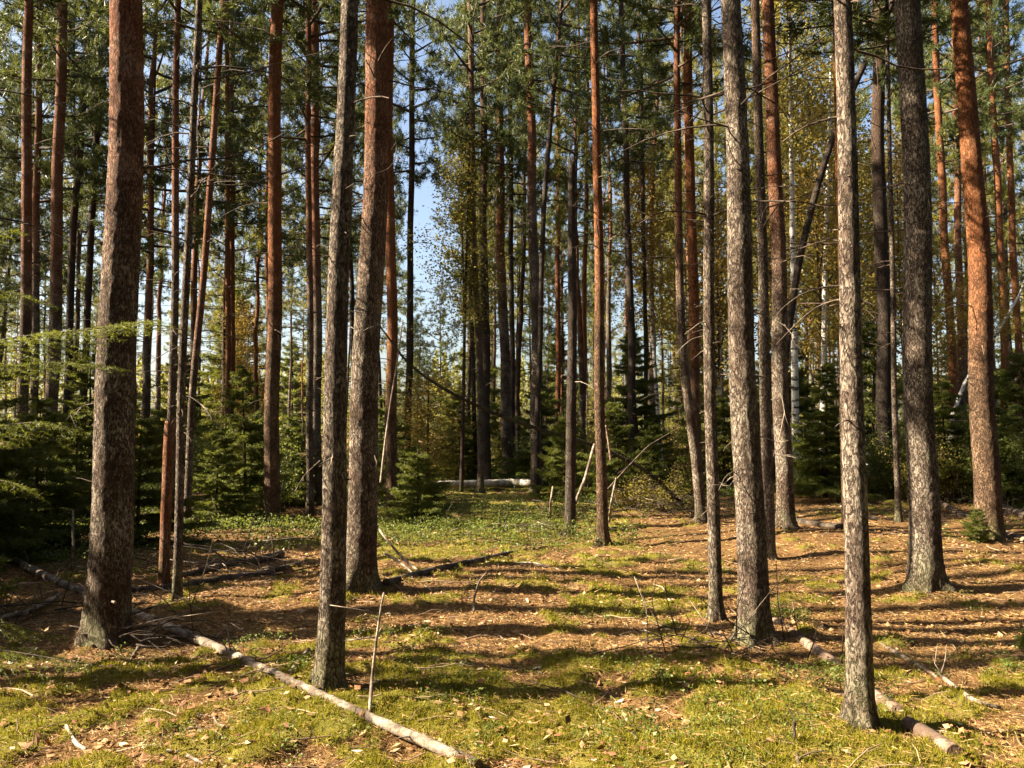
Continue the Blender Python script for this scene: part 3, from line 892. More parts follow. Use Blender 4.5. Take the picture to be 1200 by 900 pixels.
# the unseen wood behind and beside the camera, added to block sky light
RB = random.Random(12)
_n = 0
while _n < 95:
    x, y = RB.uniform(-28, 30), RB.uniform(-30, 26)
    if (y > 2.2 and (x < 1.0 * y + 2.5)) or math.hypot(x, y) < 3.5 or (x < 0 and y > -0.5): continue
    bg_pine(x, y, RB.choice((0, 1, 3, 5)), 'unseen pine added behind or beside the viewpoint to block sky light', 'unseen pines around the viewpoint', RB.uniform(0.8, 1.05), RB.uniform(0.3, 0.45), None, RB.uniform(1.1, 1.4))
    _n += 1

# far wood closing the horizon
def far_wood():
    r = np.random.default_rng(77)
    mb = MB()
    n = 900
    a = r.uniform(-0.95, 0.95, n)
    d = r.uniform(98, 135, n)
    X, Y = np.sin(a) * d * 1.1, np.cos(a) * d
    Hh = 6 + 7 * fbm(a * 14, d * 0.03, 0, 3, 3) + r.uniform(-1.5, 2.5, n)
    C = []
    for x, y, h in zip(X, Y, Hh):
        m = 130
        z = r.uniform(0.02, 1, m) ** 0.8
        rad = 1.6 * (1.05 - z) * r.uniform(0.3, 1, m)
        th = r.uniform(0, 6.28, m)
        C.append(np.stack([x + rad * np.cos(th), y + rad * np.sin(th), z * h], -1))
    C = np.concatenate(C)
    V, Fq = leaf_quads(C, 0.5, r)
    mb.add(V, Fq, 0, False)
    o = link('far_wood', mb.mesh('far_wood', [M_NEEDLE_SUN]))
    tag(o, 'far edge of the wood reading as one green mass behind all trunks', 'wood', kind='stuff')
far_wood()

# ------------------------------------------------------------------ young spruces
def spruce_mesh(seed, H, spread, whorls, per, k=13, bl=0.05, gap=0.0, bw=0.011):
    r = np.random.default_rng(seed)
    wood, C, D = MB(), [], []
    z = 0.06 * H
    for w in range(whorls):
        u = w / whorls
        z0 = H * (0.05 + 0.93 * u)
        for b in range(per):
            if r.random() < gap: continue
            az = b * 2 * pi / per + w * 1.1 + r.uniform(-0.35, 0.35)
            L = spread * (1 - u) ** 0.85 * r.choice([0.45, 0.7, 0.9, 1.0, 1.2]) * r.uniform(0.8, 1.1) + 0.06
            s = np.linspace(0, 1, 8)
            d = np.array([cos(az), sin(az), 0]); sd = np.array([-sin(az), cos(az), 0])
            P = d[None] * (s * L)[:, None]
            P[:, 2] = z0 + r.uniform(-0.03, 0.03) * H + L * (0.18 * s - 0.42 * s ** 1.6 + 0.22 * s ** 3) + 0.35 * L * u * s
            add_tube(wood, P, 0.010 * (L + 0.2) * (1 - 0.8 * s) + 0.002, 4, 0, cap=False)
            # flat spray of side twigs
            nt = int(L / 0.075) + 3
            for q in np.linspace(0.15, 1.0, nt):
                p = np.array([np.interp(q, s, P[:, c]) for c in range(3)])
                for sg in (-1, 1):
                    tl = L * 0.42 * (1.12 - q) * r.uniform(0.6, 1.15) + 0.05
                    td = norm(d * 0.75 + sd * sg * r.uniform(0.6, 1.0) + np.array([0, 0, r.uniform(-0.35, 0.05)]))
                    m = int(tl / 0.045) + 2
                    for e in np.linspace(0.1, 1, m):
                        C.append(p + td * tl * e - np.array([0, 0, 0.12 * tl * e * e])); D.append(td)
    C, D = np.array(C), np.array(D)
    mb = MB()
    V, Ft = blades(C, D, k, bl, bw, 0.55, r=r)
    # flatten the sprays a little
    mb.add(V, Ft, 1, False)
    for V2, (F2, m2, s2) in zip(wood.v, wood.f): pass
    off = mb.n
    Vw = np.concatenate(wood.v)
    mb.v.append(Vw); mb.n += len(Vw)
    for F2, m2, s2 in wood.f:
        mb.f.append((F2 + off, 0, s2))
    st = MB()
    add_tube(st, np.array([[0, 0, -0.1], [0.01, 0, H * 0.5], [0, 0, H * 1.0]]), [0.012 * H + 0.006, 0.007 * H + 0.004, 0.003], 7, 0)
    return st.mesh('stem', [M_DARKWOOD]), mb.mesh('spruce_branches', [M_LIMB, M_SPRUCE])
SPR = [spruce_mesh(201, 3.2, 1.25, 14, 6, 7, 0.07, 0.2, bw=0.016), spruce_mesh(202, 4.6, 1.5, 18, 6, 6, 0.08, 0.2, bw=0.018), spruce_mesh(203, 1.7, 0.9, 10, 6, 8, 0.06, bw=0.013), spruce_mesh(204, 2.4, 1.15, 11, 6, 7, 0.07, 0.12, 0.015)]

def spruce(x, y, k, s, label, group='young spruces of the understorey', rot=None, cat='young spruce'):
    t = thing('young_spruce', label, cat, (x, y, float(ground_z(x, y))), random.uniform(0, 6.28) if rot is None else rot, group)
    t.scale = (s * random.uniform(0.9, 1.15), s * random.uniform(0.9, 1.15), s * random.uniform(0.85, 1.15))
    t.rotation_euler = (random.uniform(-0.05, 0.05), random.uniform(-0.05, 0.05), t.rotation_euler[2])
    link('trunk', SPR[k][0], t)
    link('crown', SPR[k][1], t)
    return t
def spx(px, D, k, s, label, **kw):
    p = at(px, 500, D)
    return spruce(p[0], D, k, s, label, **kw)
# individually recognisable ones
spx(45, 11.5, 0, 0.80, 'shaded young spruce filling the space between the left border pine and the thickest one')
spx(-40, 10.0, 1, 0.75, 'tall young spruce cut by the left border')
spx(92, 14.5, 0, 0.7, 'young spruce with drooping boughs just left of the thickest trunk')
spx(165, 11.5, 3, 0.8, 'young spruce with lit bough tips right behind the thickest trunk')
spx(255, 14.5, 0, 0.62, 'bushy young spruce behind the thin speckled pine')
spx(290, 16, 1, 0.65, 'dark young spruce between the red stems and the lone red pine')
spx(345, 19, 0, 0.75, 'dark young spruce right of the lone red pine')
spx(490, 15.0, 2, 0.8, 'small low spruce right of the stout pine, at the clearing edge')
spx(455, 18, 0, 0.9, 'shadowed spruce behind the stout white-flaked pine')
spx(540, 26, 0, 0.8, 'black-shaded spruce left of the wavy sunlit stem')
spx(660, 20, 3, 0.85, 'yellow-green young spruce behind the grey snag, lit from the side')
spx(636, 24, 0, 0.9, 'young spruce at the foot of the tall dark centre pine')
spx(725, 19, 0, 0.85, 'lit young spruce behind the reddish brush-pile pine')
spx(765, 17.5, 3, 0.75, 'olive young spruce behind the brush pile')
spx(750, 25, 1, 1.0, 'taller spruce spreading behind the very thin dark pole')
spx(965, 17, 1, 0.7, 'dark wide spruce between the brown pine and the nearest grey pine')
spx(1020, 20, 0, 1.2, 'dark spruce behind the nearest grey pine')
spx(1110, 17, 0, 0.95, 'dark spruce between the cracked pine and the orange-brown one')
spx(1200, 16, 0, 0.95, 'dark spruce at the right border behind the crossing logs')
spx(1140, 11.3, 2, 0.26, 'tiny bright spruce seedling on the brown needles at right')
spx(1195, 6.0, 2, 0.12, 'tiny green seedling at the right border in the foreground')
spx(848, 20, 3, 0.95, 'shaded spruce behind the broad centre-right pine')
spx(895, 22, 1, 0.7, 'shaded spruce behind the pale and brown pair of trunks')
spruce(-5.2, 6.0, 3, 0.55, 'unseen low bushy spruce added outside the left border to shade the floor', 'unseen spruces beside the view')  # the spruces beside the view are unseen, added to shade the floor
spruce(-7.4, 6.6, 1, 1.05, 'unseen tall bushy spruce added outside the left border to shade the floor', 'unseen spruces beside the view')
for x, y, s_ in ((-5.9, 7.2, 0.75), (-6.4, 8.2, 0.9), (-7.4, 10.2, 1.0)):
    spruce(x, y, 0, s_, 'unseen young spruce added outside the left border to shade the floor', 'unseen spruces beside the view')
for (n, y0, y1, xa, xb, lab, grp) in ((6, 20, 34, -0.66, -0.2, 'dim understorey spruce deep among the left trunks', 'understorey spruces at left'),
                                      (4, 30, 45, -0.18, 0.2, 'understorey spruce beyond the clearing', 'understorey spruces beyond the clearing'),
                                      (5, 22, 36, 0.22, 0.68, 'dim understorey spruce deep among the right trunks', 'understorey spruces at right')):
    for _ in range(n):
        y = random.uniform(y0, y1); x = random.uniform(xa, xb) * y
        spruce(x, y, random.choice((0, 1, 3, 0)), random.uniform(0.7, 1.15), lab, grp)

midstory(13, 38, 75, 'half-grown spruce far back, its tip among the trunks', 'half-grown spruces far back', 5)

RL = random.Random(31)
for _ in range(26):       # the denser wood on the sun side keeps the left of the view in shade
    y = RL.uniform(15.5, 44); x = -0.7 * y - RL.uniform(1.5, 16)
    bg_pine(x, y, RL.choice((0, 1, 5)), 'pine of the dense wood beyond the left border', 'pines beyond the left border', RL.uniform(0.85, 1.1), RL.uniform(0.22, 0.4), None, RL.uniform(1.0, 1.4))
for _ in range(9):  # unseen spruces added to keep sun off the left understorey
    y = RL.uniform(10.5, 24); x = -0.68 * y - RL.uniform(2.5, 7)
    spruce(x, y, 1, RL.uniform(1.2, 1.6), 'unseen half-grown spruce added beyond the left border for shade', 'unseen spruces beyond the left border')
RS = random.Random(21)
_n = 0
while _n < 46:          # unseen spruces added to block low sky, kept under the sun path
    x, y = RS.uniform(-24, 22), RS.uniform(-16, 12)
    if math.hypot(x, y) < 6 or (y > 1.5 and abs(x) < 0.7 * y + 3.2): continue
    hmax = 11.0 if y < 1.5 else (max(1.5, (abs(x) - 7) * 0.65) if x < 0 else 8.0)
    spruce(x, y, 1, min(2.4, hmax / 4.6), 'unseen bushy spruce added beside or behind the viewpoint to block low sky', 'unseen spruces around the viewpoint')
    _n += 1

# the near spruce at the left border whose boughs reach into the picture
def near_spruce():
    r = np.random.default_rng(55)
    D0 = 4.9
    base = at(-95, 500, D0)
    base[2] = float(ground_z(base[0], D0))
    t = thing('young_spruce', 'near spruce at the left border, boughs reaching in front of the thickest pine', 'young spruce', base)
    st = MB(); add_tube(st, np.array([[0, 0, -0.1], [0.02, 0, 1.6], [0, 0, 3.6]]), [0.04, 0.028, 0.006], 8)
    link('trunk', st.mesh('stem', [M_DARKWOOD]), t)
    C, Dd, wood = [], [], MB()
    boughs = [((-95, 420), (20, 395), (110, 385), (185, 375), 4.7), ((-95, 470), (0, 430), (70, 425), (140, 432), 4.9), ((-95, 520), (-10, 500), (40, 495), (85, 505), 4.8),
              ((-95, 350), (-20, 340), (20, 345), (60, 360), 5.2), ((-95, 750), (-10, 760), (40, 768), (100, 778), 4.9), ((-95, 700), (-20, 720), (20, 735), (70, 745), 5.3),
              ((-95, 300), (-40, 280), (-10, 275), (20, 270), 5.0), ((-95, 570), (-30, 560), (10, 565), (40, 580), 5.0)]
    for bi, b in enumerate(boughs):
        De = b[4]
        pts = [at(x, y, D0 + (De - D0) * f) - base for (x, y), f in zip(b[:4], (0, .35, .7, 1))]
        P, _ = resample(np.array(pts), np.zeros(4), 0.06)
        P[:, 2] = np.maximum(P[:, 2], 0.10)
        s = np.linspace(0, 1, len(P)); L = np.linalg.norm(P[-1] - P[0])
        add_tube(wood, P, 0.008 * (1 - 0.8 * s) + 0.0015, 5, 0)
        d = norm(P[-1] - P[0]); sd = norm(np.cross(d, [0, 0, 1]))
        for q in np.arange(0.1, 1.0, 0.045 / L):
            p = np.array([np.interp(q, s, P[:, c]) for c in range(3)])
            for sg in (-1, 1):
                tl = L * 0.36 * (1.1 - q) * r.uniform(0.5, 1.1) + 0.05
                td = norm(d * 0.8 + sd * sg * r.uniform(0.5, 0.9) + np.array([0, 0, r.uniform(-0.3, 0.0)]))
                for e in np.linspace(0.08, 1, int(tl / 0.02) + 2):
                    C.append(p + td * tl * e - np.array([0, 0, 0.15 * tl * e * e])); Dd.append(td)
    mb = MB()
    V, Ft = blades(np.array(C), np.array(Dd), 6, 0.024, 0.0036, 0.5, r=r)
    mb.add(V, Ft, 1, False)
    off = mb.n
    Vw = np.concatenate(wood.v); mb.v.append(Vw); mb.n += len(Vw)
    for F2, m2, s2 in wood.f: mb.f.append((F2 + off, 0, s2))
    link('crown', mb.mesh('spruce_boughs', [M_LIMB, M_SPRUCE]), t)
near_spruce()

# leafy shrubs behind the clearing
def shrub_mesh(seed, mat):
    r = np.random.default_rng(seed)
    mb = MB(); C = []
    for i in range(26):
        az = r.uniform(0, 6.28); el = r.uniform(0.6, 1.4); L = r.uniform(0.6, 1.5)
        s = np.linspace(0, 1, 5)
        P = np.stack([cos(az) * cos(el) * s * L, sin(az) * cos(el) * s * L, sin(el) * s * L], -1)
        P[1:] += np.cumsum(r.normal(size=(4, 3)) * 0.04, 0)
        add_tube(mb, P, 0.008 * (1 - 0.8 * s) + 0.002, 4, 0, cap=False)
        q = r.uniform(0.3, 1, 90)
        C.append(np.stack([np.interp(q, s, P[:, c]) for c in range(3)], -1) + r.normal(size=(90, 3)) * 0.10)
    V, Fq = leaf_quads(np.concatenate(C), 0.06, r)
    mb.add(V, Fq, 1, False)
    return mb.mesh('shrub', [M_LIMB, mat])
SHR = [shrub_mesh(1, M_OLIVE), shrub_mesh(2, M_BERRY), shrub_mesh(3, M_YELLOW)]
def shrub(px, D, k, s, label, group='leafy shrubs of the understorey'):
    p = at(px, 500, D)
    o = link('leafy_shrub', SHR[k])
    o.location = (p[0], D, float(ground_z(p[0], D)))
    o.scale = (s, s, s * 0.8); o.rotation_euler = (0, 0, random.uniform(0, 6))
    return tag(o, label, 'shrub', group)
for px, D, k, s, lab in ((778, 15.5, 0, 0.85, 'olive-gold shrub behind the tangle of dead brush'), (740, 17, 2, 0.6, 'yellow shrub catching sun right of the reddish brush-pile pine'),
                         (606, 27, 0, 0.8, 'olive shrub beyond the white log'), (470, 19, 1, 0.7, 'green shrub in shade right of the stout pine'),
                         (512, 29, 2, 1.2, 'golden bush glowing beyond the dark spruces'), (120, 17, 0, 0.9, 'brownish shrub left of the thickest trunk, in shade'),
                         (700, 22, 1, 0.8, 'green shrub behind the reddish pine'), (1075, 22, 0, 0.9, 'olive shrub in the dark behind the cracked-bark pine')):
    shrub(px, D, k, s, lab)
for _ in range(26):
    y = random.uniform(26, 60); x = random.uniform(-0.66, 0.66) * y
    o = link('leafy_shrub', SHR[random.choice((0, 0, 2, 1))])
    o.location = (x, y, float(ground_z(x, y))); o.scale = [random.uniform(0.9, 2.0)] * 3; o.rotation_euler = (0, 0, random.uniform(0, 6))
    tag(o, 'yellow-green shrub far back between the trunks', 'shrub', 'far shrubs')

def tall_bush(seed, mat, n=34, hmax=2.3):
    r = np.random.default_rng(seed)
    mb = MB(); C = []
    for i in range(n):
        az = r.uniform(0, 6.28); L = r.uniform(0.7, hmax); sp = r.uniform(0.1, 0.45)
        s = np.linspace(0, 1, 7)
        P = np.stack([cos(az) * sp * L * s ** 1.3, sin(az) * sp * L * s ** 1.3, L * s - 0.1 * L * s ** 3], -1)
        P += np.array([r.normal() * 0.35, r.normal() * 0.35, 0])
        P[1:] += np.cumsum(r.normal(size=(6, 3)) * 0.035, 0)
        add_tube(mb, P, 0.009 * (1 - 0.8 * s) + 0.002, 4, 0, cap=False)
        m = int(60 + 70 * L)
        q = r.uniform(0.2, 1, m)
        C.append(np.stack([np.interp(q, s, P[:, c]) for c in range(3)], -1) + r.normal(size=(m, 3)) * np.array([0.17, 0.17, 0.09]))
    V, Fq = leaf_quads(np.concatenate(C), 0.05, r)
    mb.add(V, Fq, 1, False)
    return mb.mesh('bush', [M_LIMB, mat])
BUSH = [tall_bush(11, M_BERRY), tall_bush(12, M_OLIVE), tall_bush(13, M_BERRY, 26, 1.6)]
def bush(x, y, k, s, label, group):
    o = link('thicket_bush', BUSH[k])
    o.location = (x, y, float(ground_z(x, y)))
    o.scale = (s * 1.1, s * 1.1, s); o.rotation_euler = (0, 0, random.uniform(0, 6))
    return tag(o, label, 'bush', group)
for n, y0, y1, xa, xb, lab, grp in ((16, 16, 28, -0.66, -0.24, 'loose leafy bush in the shaded thicket at left', 'thicket bushes at left'),
                                    (14, 25.5, 36, -0.2, 0.2, 'yellow-green bush at the back of the clearing', 'thicket bushes behind the clearing'),
                                    (20, 15.5, 30, 0.22, 0.68, 'olive bush in the thicket behind the right trunks', 'thicket bushes at right')):
    for _ in range(n):
        y = random.uniform(y0, y1)
        bush(random.uniform(xa, xb) * y, y, random.choice((0, 2, 0, 1)), random.uniform(0.6, 1.05), lab, grp)

# ------------------------------------------------------------------ dead wood on the floor
def stick(name, label, cat, pts, w, mat, lift=0.6, sides=10, D=None, rough=0.22, twigs=0, group=None, z=None):
    """a log, pole or stick lying along photo pixels; w = pixel widths along it"""
    P = []
    for i, p in enumerate(pts):
        if len(p) == 3: q = at(*p)
        else: q = gp(*p)
        P.append(q)
    P = np.array(P)
    w = np.interp(np.linspace(0, 1, len(P)), np.linspace(0, 1, len(w)), w)
    R = np.array([wi * q[1] / F / 2 for wi, q in zip(w, P)])
    for i, p in enumerate(pts):
        if len(p) == 2: P[i][2] += R[i] * lift
    root = P[0].copy()
    path, rad = resample(P - root, R, max(0.03, R.max() * 0.7))
    mb = MB()
    add_tube(mb, path, rad, sides, 0, rough=rough * R.max(), freq=22, zs=1.0, seed=int(root[0] * 100) % 97)
    r = np.random.default_rng(int(abs(root[0]) * 1000) % 9999)
    for _ in range(twigs):
        i = int(r.integers(1, len(path) - 1))
        d = norm(r.normal(size=3) + np.array([0, 0, 0.9])) * r.uniform(0.08, 0.35)
        add_tube(mb, np.array([path[i], path[i] + d * 0.5 + r.normal(size=3) * 0.015, path[i] + d]), [0.006, 0.004, 0.002], 4, 0)
    o = link(name, mb.mesh(name, [mat]))
    o.location = root
    return tag(o, label, cat, group)

stick('fallen_pole', 'long bare fallen pole running from the left edge to the bottom of the picture', 'fallen trunk',
      [(8, 657), (75, 690), (130, 712), (190, 737), (250, 762), (300, 785), (350, 808), (395, 830), (440, 850), (485, 870), (560, 903)], [8, 10, 10, 11, 13], M_DEADWOOD, sides=16, twigs=14, lift=1.0)
stick('broken_log', 'upper piece of the broken log, starting beside the broad pale pine', 'log', [(902, 726), (940, 752), (985, 785), (1022, 814), (1052, 836)], [11, 14, 16], M_LOGWOOD, sides=18, lift=0.15, twigs=5)
stick('broken_log', 'lower piece of the broken log with a pale sawn end, behind the nearest pine', 'log', [(1062, 850), (1090, 866), (1120, 886)], [17, 19], M_LOGWOOD, sides=18, lift=0.3)
stick('fallen_log', 'dark fallen log in the middle, pointing at the foot of the stout pine', 'log', [(452, 686), (500, 674), (560, 660), (600, 650), (640, 642)], [9, 10, 7, 3], M_DARKWOOD, sides=14, twigs=8)
stick('fallen_log', 'dark log lying behind the thin speckled pine, the upper of two', 'log', [(215, 677), (255, 668), (300, 660), (330, 652)], [8, 11, 9], M_DARKWOOD, sides=12, twigs=6)
stick('fallen_log', 'dark mossy log between the broken stub and rotten stump, the lower of two', 'log', [(150, 694), (200, 692), (255, 683), (300, 676), (350, 664)], [8, 10, 7], M_DARKWOOD, sides=12, twigs=6)
stick('white_log', 'white fallen birch log across the back of the clearing', 'log', [(514, 574), (560, 574), (600, 573), (634, 573)], [8, 9, 9], M_PALEWOOD, sides=14, lift=1.6)
stick('fallen_log', 'dark log in line with the white birch log, half hidden by spruce', 'log', [(390, 574), (450, 574), (496, 574)], [6, 7], M_DARKWOOD, sides=10)
stick('leaning_pole', 'thin dark dead pole slanting down from the stout pine to the brush pile', 'fallen trunk',
      [(440, 375, 14.5), (480, 430, 14.6), (530, 462, 14.7), (580, 485, 14.8), (640, 506, 14.9), (700, 522, 15.0), (760, 552, 15.1), (800, 592, 15.2)], [2.2, 4, 4.5, 4.5], M_DARK, sides=10, twigs=5)
stick('leaning_branch', 'short pale broken branch leaning right of the grey snag', 'branch', [(674, 590, 13.4), (686, 560, 13.5), (697, 520, 13.6)], [4, 3.5], M_TWIG)
stick('leaning_branch', 'pale forked branch slanting up right of the reddish brush-pile pine', 'branch', [(706, 580, 12.6), (735, 548, 12.8), (760, 522, 12.9), (798, 500, 13.0)], [2.0, 1.8, 1.0], M_LIMB, twigs=4)
stick('leaning_branch', 'pale broken branch piece standing beside the upper reddish pine', 'branch', [(716, 540, 12.9), (713, 518, 12.9), (710, 498, 12.9)], [3, 2], M_LOGWOOD)
stick('fallen_log', 'brown log behind the foot of the orange-brown pine', 'log', [(1098, 590), (1130, 608), (1170, 626), (1215, 642)], [7, 9, 10], M_LOGWOOD, sides=12)
stick('fallen_log', 'dark log higher up behind the orange-brown pine at the right border', 'log', [(1090, 575), (1140, 588), (1180, 600), (1215, 614)], [9, 11], M_DARKWOOD, sides=12, twigs=5)
stick('fallen_log', 'short black log in shade behind the brown pine', 'log', [(930, 612), (965, 618), (1010, 622)], [7, 8], M_DARKWOOD, sides=12)
stick('upright_stick', 'bare stick standing upright beside the fallen pole', 'stick', [(433, 838), (436, 795, 4.68), (441, 750, 4.7), (446, 715, 4.72), (450, 694, 4.74)], [4.5, 3, 2], M_TWIG, twigs=4)
stick('dead_branch', 'pale curved dead branch right of the stout pine, reaching the dark log', 'branch', [(440, 612, 9.6), (448, 626, 9.3), (462, 643, 9.2), (478, 660, 9.0), (490, 668, 8.9)], [2, 3, 2.5], M_TWIG)
stick('dead_branch', 'pale branch arching flat beside the foot of the stout pine', 'branch', [(448, 684), (462, 678, 8.4), (478, 677, 8.3), (492, 682, 8.2), (508, 694)], [2, 2.6, 2], M_TWIG)
stick('dead_branch', 'thicker bleached branch leaning on the dark middle log', 'branch', [(450, 648, 9.3), (462, 655, 9.1), (474, 663, 8.9), (488, 676)], [2.5, 3, 2.5], M_TWIG)
stick('dead_branch', 'long pale wand hanging beside the stout pine', 'branch', [(446, 566, 9.8), (451, 520, 9.9), (458, 470, 10.0), (466, 420, 10.1), (472, 375, 10.2)], [2.6, 2.2, 1.4], M_TWIG)
stick('upright_stick', 'thin upright dead sapling left of the thickest trunk', 'stick', [(83, 668), (86, 640, 9.7), (85, 615, 9.8), (86, 598, 9.9)], [3, 3, 2], M_TWIG, twigs=3)
stick('upright_stick', 'thin curved upright stem on the moss below the dark middle log', 'stick', [(555, 718), (556, 700, 7.3), (561, 682, 7.4), (570, 671, 7.5)], [3, 2], M_TWIG)
stick('upright_stick', 'thin bare stem right of the grey snag', 'stick', [(714, 612), (716, 590, 12.5), (722, 560, 12.6)], [3, 2], M_TWIG, twigs=2)
stick('upright_stick', 'thin bare stem left of the grey snag in the blueberries', 'stick', [(645, 610), (645, 590, 13.6), (648, 570, 13.7)], [3, 2], M_TWIG, twigs=2)
stick('fallen_stick', 'thin grey stick right of the nearest grey pine, pointing at the right border', 'stick', [(1022, 750), (1050, 766), (1075, 780), (1100, 795)], [4, 5, 3], M_DEADWOOD)
stick('fallen_stick', 'forked stick lying near the right border', 'stick', [(1100, 790), (1118, 806), (1140, 822), (1172, 832)], [4, 6, 5], M_TWIG, twigs=3)
stick('fallen_stick', 'short bleached stick on the moss in the lower left', 'stick', [(74, 840), (80, 858), (90, 874), (101, 880)], [3, 5, 4], M_PALEWOOD)
stick('fallen_stick', 'stick at the left border pointing at the thickest trunk', 'stick', [(-5, 728), (30, 720), (55, 708), (72, 695)], [7, 6, 3], M_DEADWOOD, twigs=4)
stick('fallen_stick', 'thin forked twig right of the thickest foot', 'stick', [(140, 800), (160, 762), (172, 745), (184, 728)], [2, 4, 3], M_TWIG, twigs=3)
stick('fallen_stick', 'stick crossing the foot of the thickest trunk', 'stick', [(98, 700), (118, 700, 6.6), (135, 706, 6.1)], [4, 3], M_TWIG)
stick('fallen_stick', 'dark twig lying between the moss and the fallen pole', 'stick', [(190, 806), (220, 797), (250, 787), (276, 779)], [3, 4, 2], M_DARKWOOD)
stick('fallen_stick', 'stub of a stick left of the flaky grey pine', 'stick', [(340, 792), (350, 778), (362, 764)], [5, 4], M_DEADWOOD, lift=1.5)
stick('fallen_stick', 'curled thin stick on the moss below the fallen pole at left', 'stick', [(232, 838), (250, 840, 4.55), (256, 850), (275, 856), (282, 852)], [2, 3, 2], M_TWIG)
stick('fallen_stick', 'thin stick lying at the bottom edge left of the pole', 'stick', [(195, 880), (215, 884), (240, 897)], [3, 4, 3], M_TWIG)
stick('fallen_stick', 'pale twig right of the dark middle log', 'stick', [(570, 660), (590, 662), (625, 660), (655, 668)], [3, 2], M_PALEWOOD)
stick('fallen_stick', 'short curved stick in the moss at centre right bottom', 'stick', [(725, 826), (733, 842), (741, 858), (746, 868)], [3, 5, 3], M_DEADWOOD)
stick('fallen_stick', 'twig at the bottom right of centre standing out of the moss', 'stick', [(936, 898), (932, 870, 4.0), (930, 846, 4.05)], [5, 3], M_DARKWOOD, twigs=2)
stick('bleached_stick', 'bright white bleached stick end beside the nearest grey pine', 'stick', [(1014, 606, 12.0), (1021, 607, 12.0), (1028, 609, 12.0)], [4, 5, 4], M_PALEWOOD)
# brush tangle (one heap of broken boughs)
def brush(name, label, cx, cy, w, n, seed, hh=0.5, ls=0.8):
    r = np.random.default_rng(seed)
    c = gp(cx, cy)
    mb = MB()
    for i in range(n):
        a = r.uniform(0, pi) if r.random() < 0.3 else r.normal() * 0.35
        L = r.uniform(0.3, 1.5) * ls
        p = np.array([r.normal() * w, r.normal() * w * 0.45, 0])
        p[2] = float(ground_z(c[0] + p[0], c[1] + p[1])) - c[2] + abs(r.normal()) * hh * 0.35 + 0.02
        d = np.array([cos(a), sin(a), r.normal() * 0.25]) * L
        s = np.linspace(-0.5, 0.5, 6)
        P = p[None] + d[None] * s[:, None]
        P[1:] += np.cumsum(r.normal(size=(5, 3)) * 0.025, 0)
        P[:, 2] = np.maximum(P[:, 2], -0.02)
        add_tube(mb, P, np.linspace(0.012, 0.004, 6) * r.uniform(0.35, 1.0) * ls, 4, int(r.random() < 0.16))
        if r.random() < 0.6:
            e = P[3] + np.array([r.normal() * 0.2, r.normal() * 0.1, abs(r.normal()) * 0.3])
            add_tube(mb, np.array([P[3], (P[3] + e) / 2 + r.normal(size=3) * 0.03, e]), [0.005, 0.003, 0.002], 4, int(r.random() < 0.25))
    o = link(name, mb.mesh(name, [M_DARKWOOD, M_TWIG]))
    o.location = c
    tag(o, label, 'brushwood')
brush('brush_pile', 'tangle of dead brush at the foot of the reddish pine and bowed stem', 760, 606, 0.8, 95, 1, 0.8)
brush('brush_pile', 'low scatter of dead boughs between the middle log and the snag', 640, 634, 0.7, 40, 2, 0.3)
brush('brush_pile', 'heap of twigs left of the thickest pine foot', 60, 725, 0.5, 20, 3, 0.18)
brush('brush_pile', 'dead twigs around the two dark logs at left', 270, 668, 0.7, 46, 4, 0.4)
brush('brush_pile', 'dead twigs scattered right of the thickest pine foot', 190, 755, 0.35, 22, 6, 0.25)
brush('brush_pile', 'dry brown boughs at the foot of the broad pale pine', 850, 765, 0.3, 40, 5, 0.15, 0.45)
brush('brush_pile', 'brush beneath the orange-brown pine at the right border', 1180, 606, 0.9, 40, 8, 0.5)

# ------------------------------------------------------------------ countless small things on the floor
def wedge(n, y0, y1, r, pad=0.06, power=1.0):
    y = y0 + (y1 - y0) * r.random(n) ** power
    x = r.uniform(-0.66 - pad, 0.66 + pad, n) * y
    return x, y

def moss():
    r = np.random.default_rng(301)
    mb = MB()
    for n, y0, y1, L, W in ((230000, 3.4, 6.2, 0.034, 0.0058), (140000, 6.2, 9.5, 0.04, 0.009), (60000, 9.5, 16, 0.05, 0.016)):
        x, y = wedge(n, y0, y1, r)
        m = moss_mask(x, y) * (0.1 + 1.4 * vnoise(x * 9, y * 9, 0, 8))
        k = r.random(n) < m
        x, y = x[k], y[k]
        C = np.stack([x, y, ground_z(x, y) - 0.004], -1)
        D = np.tile([0, 0, 1.0], (len(C), 1))
        V, Ft = blades(C, D, 1, L, W, 0.42, r=r)
        mb.add(V, Ft, 0, False)
    o = link('moss', mb.mesh('moss', [M_MOSS]))
    tag(o, 'yellow-green moss carpet lit in patches on the forest floor', 'moss', kind='stuff')
moss()

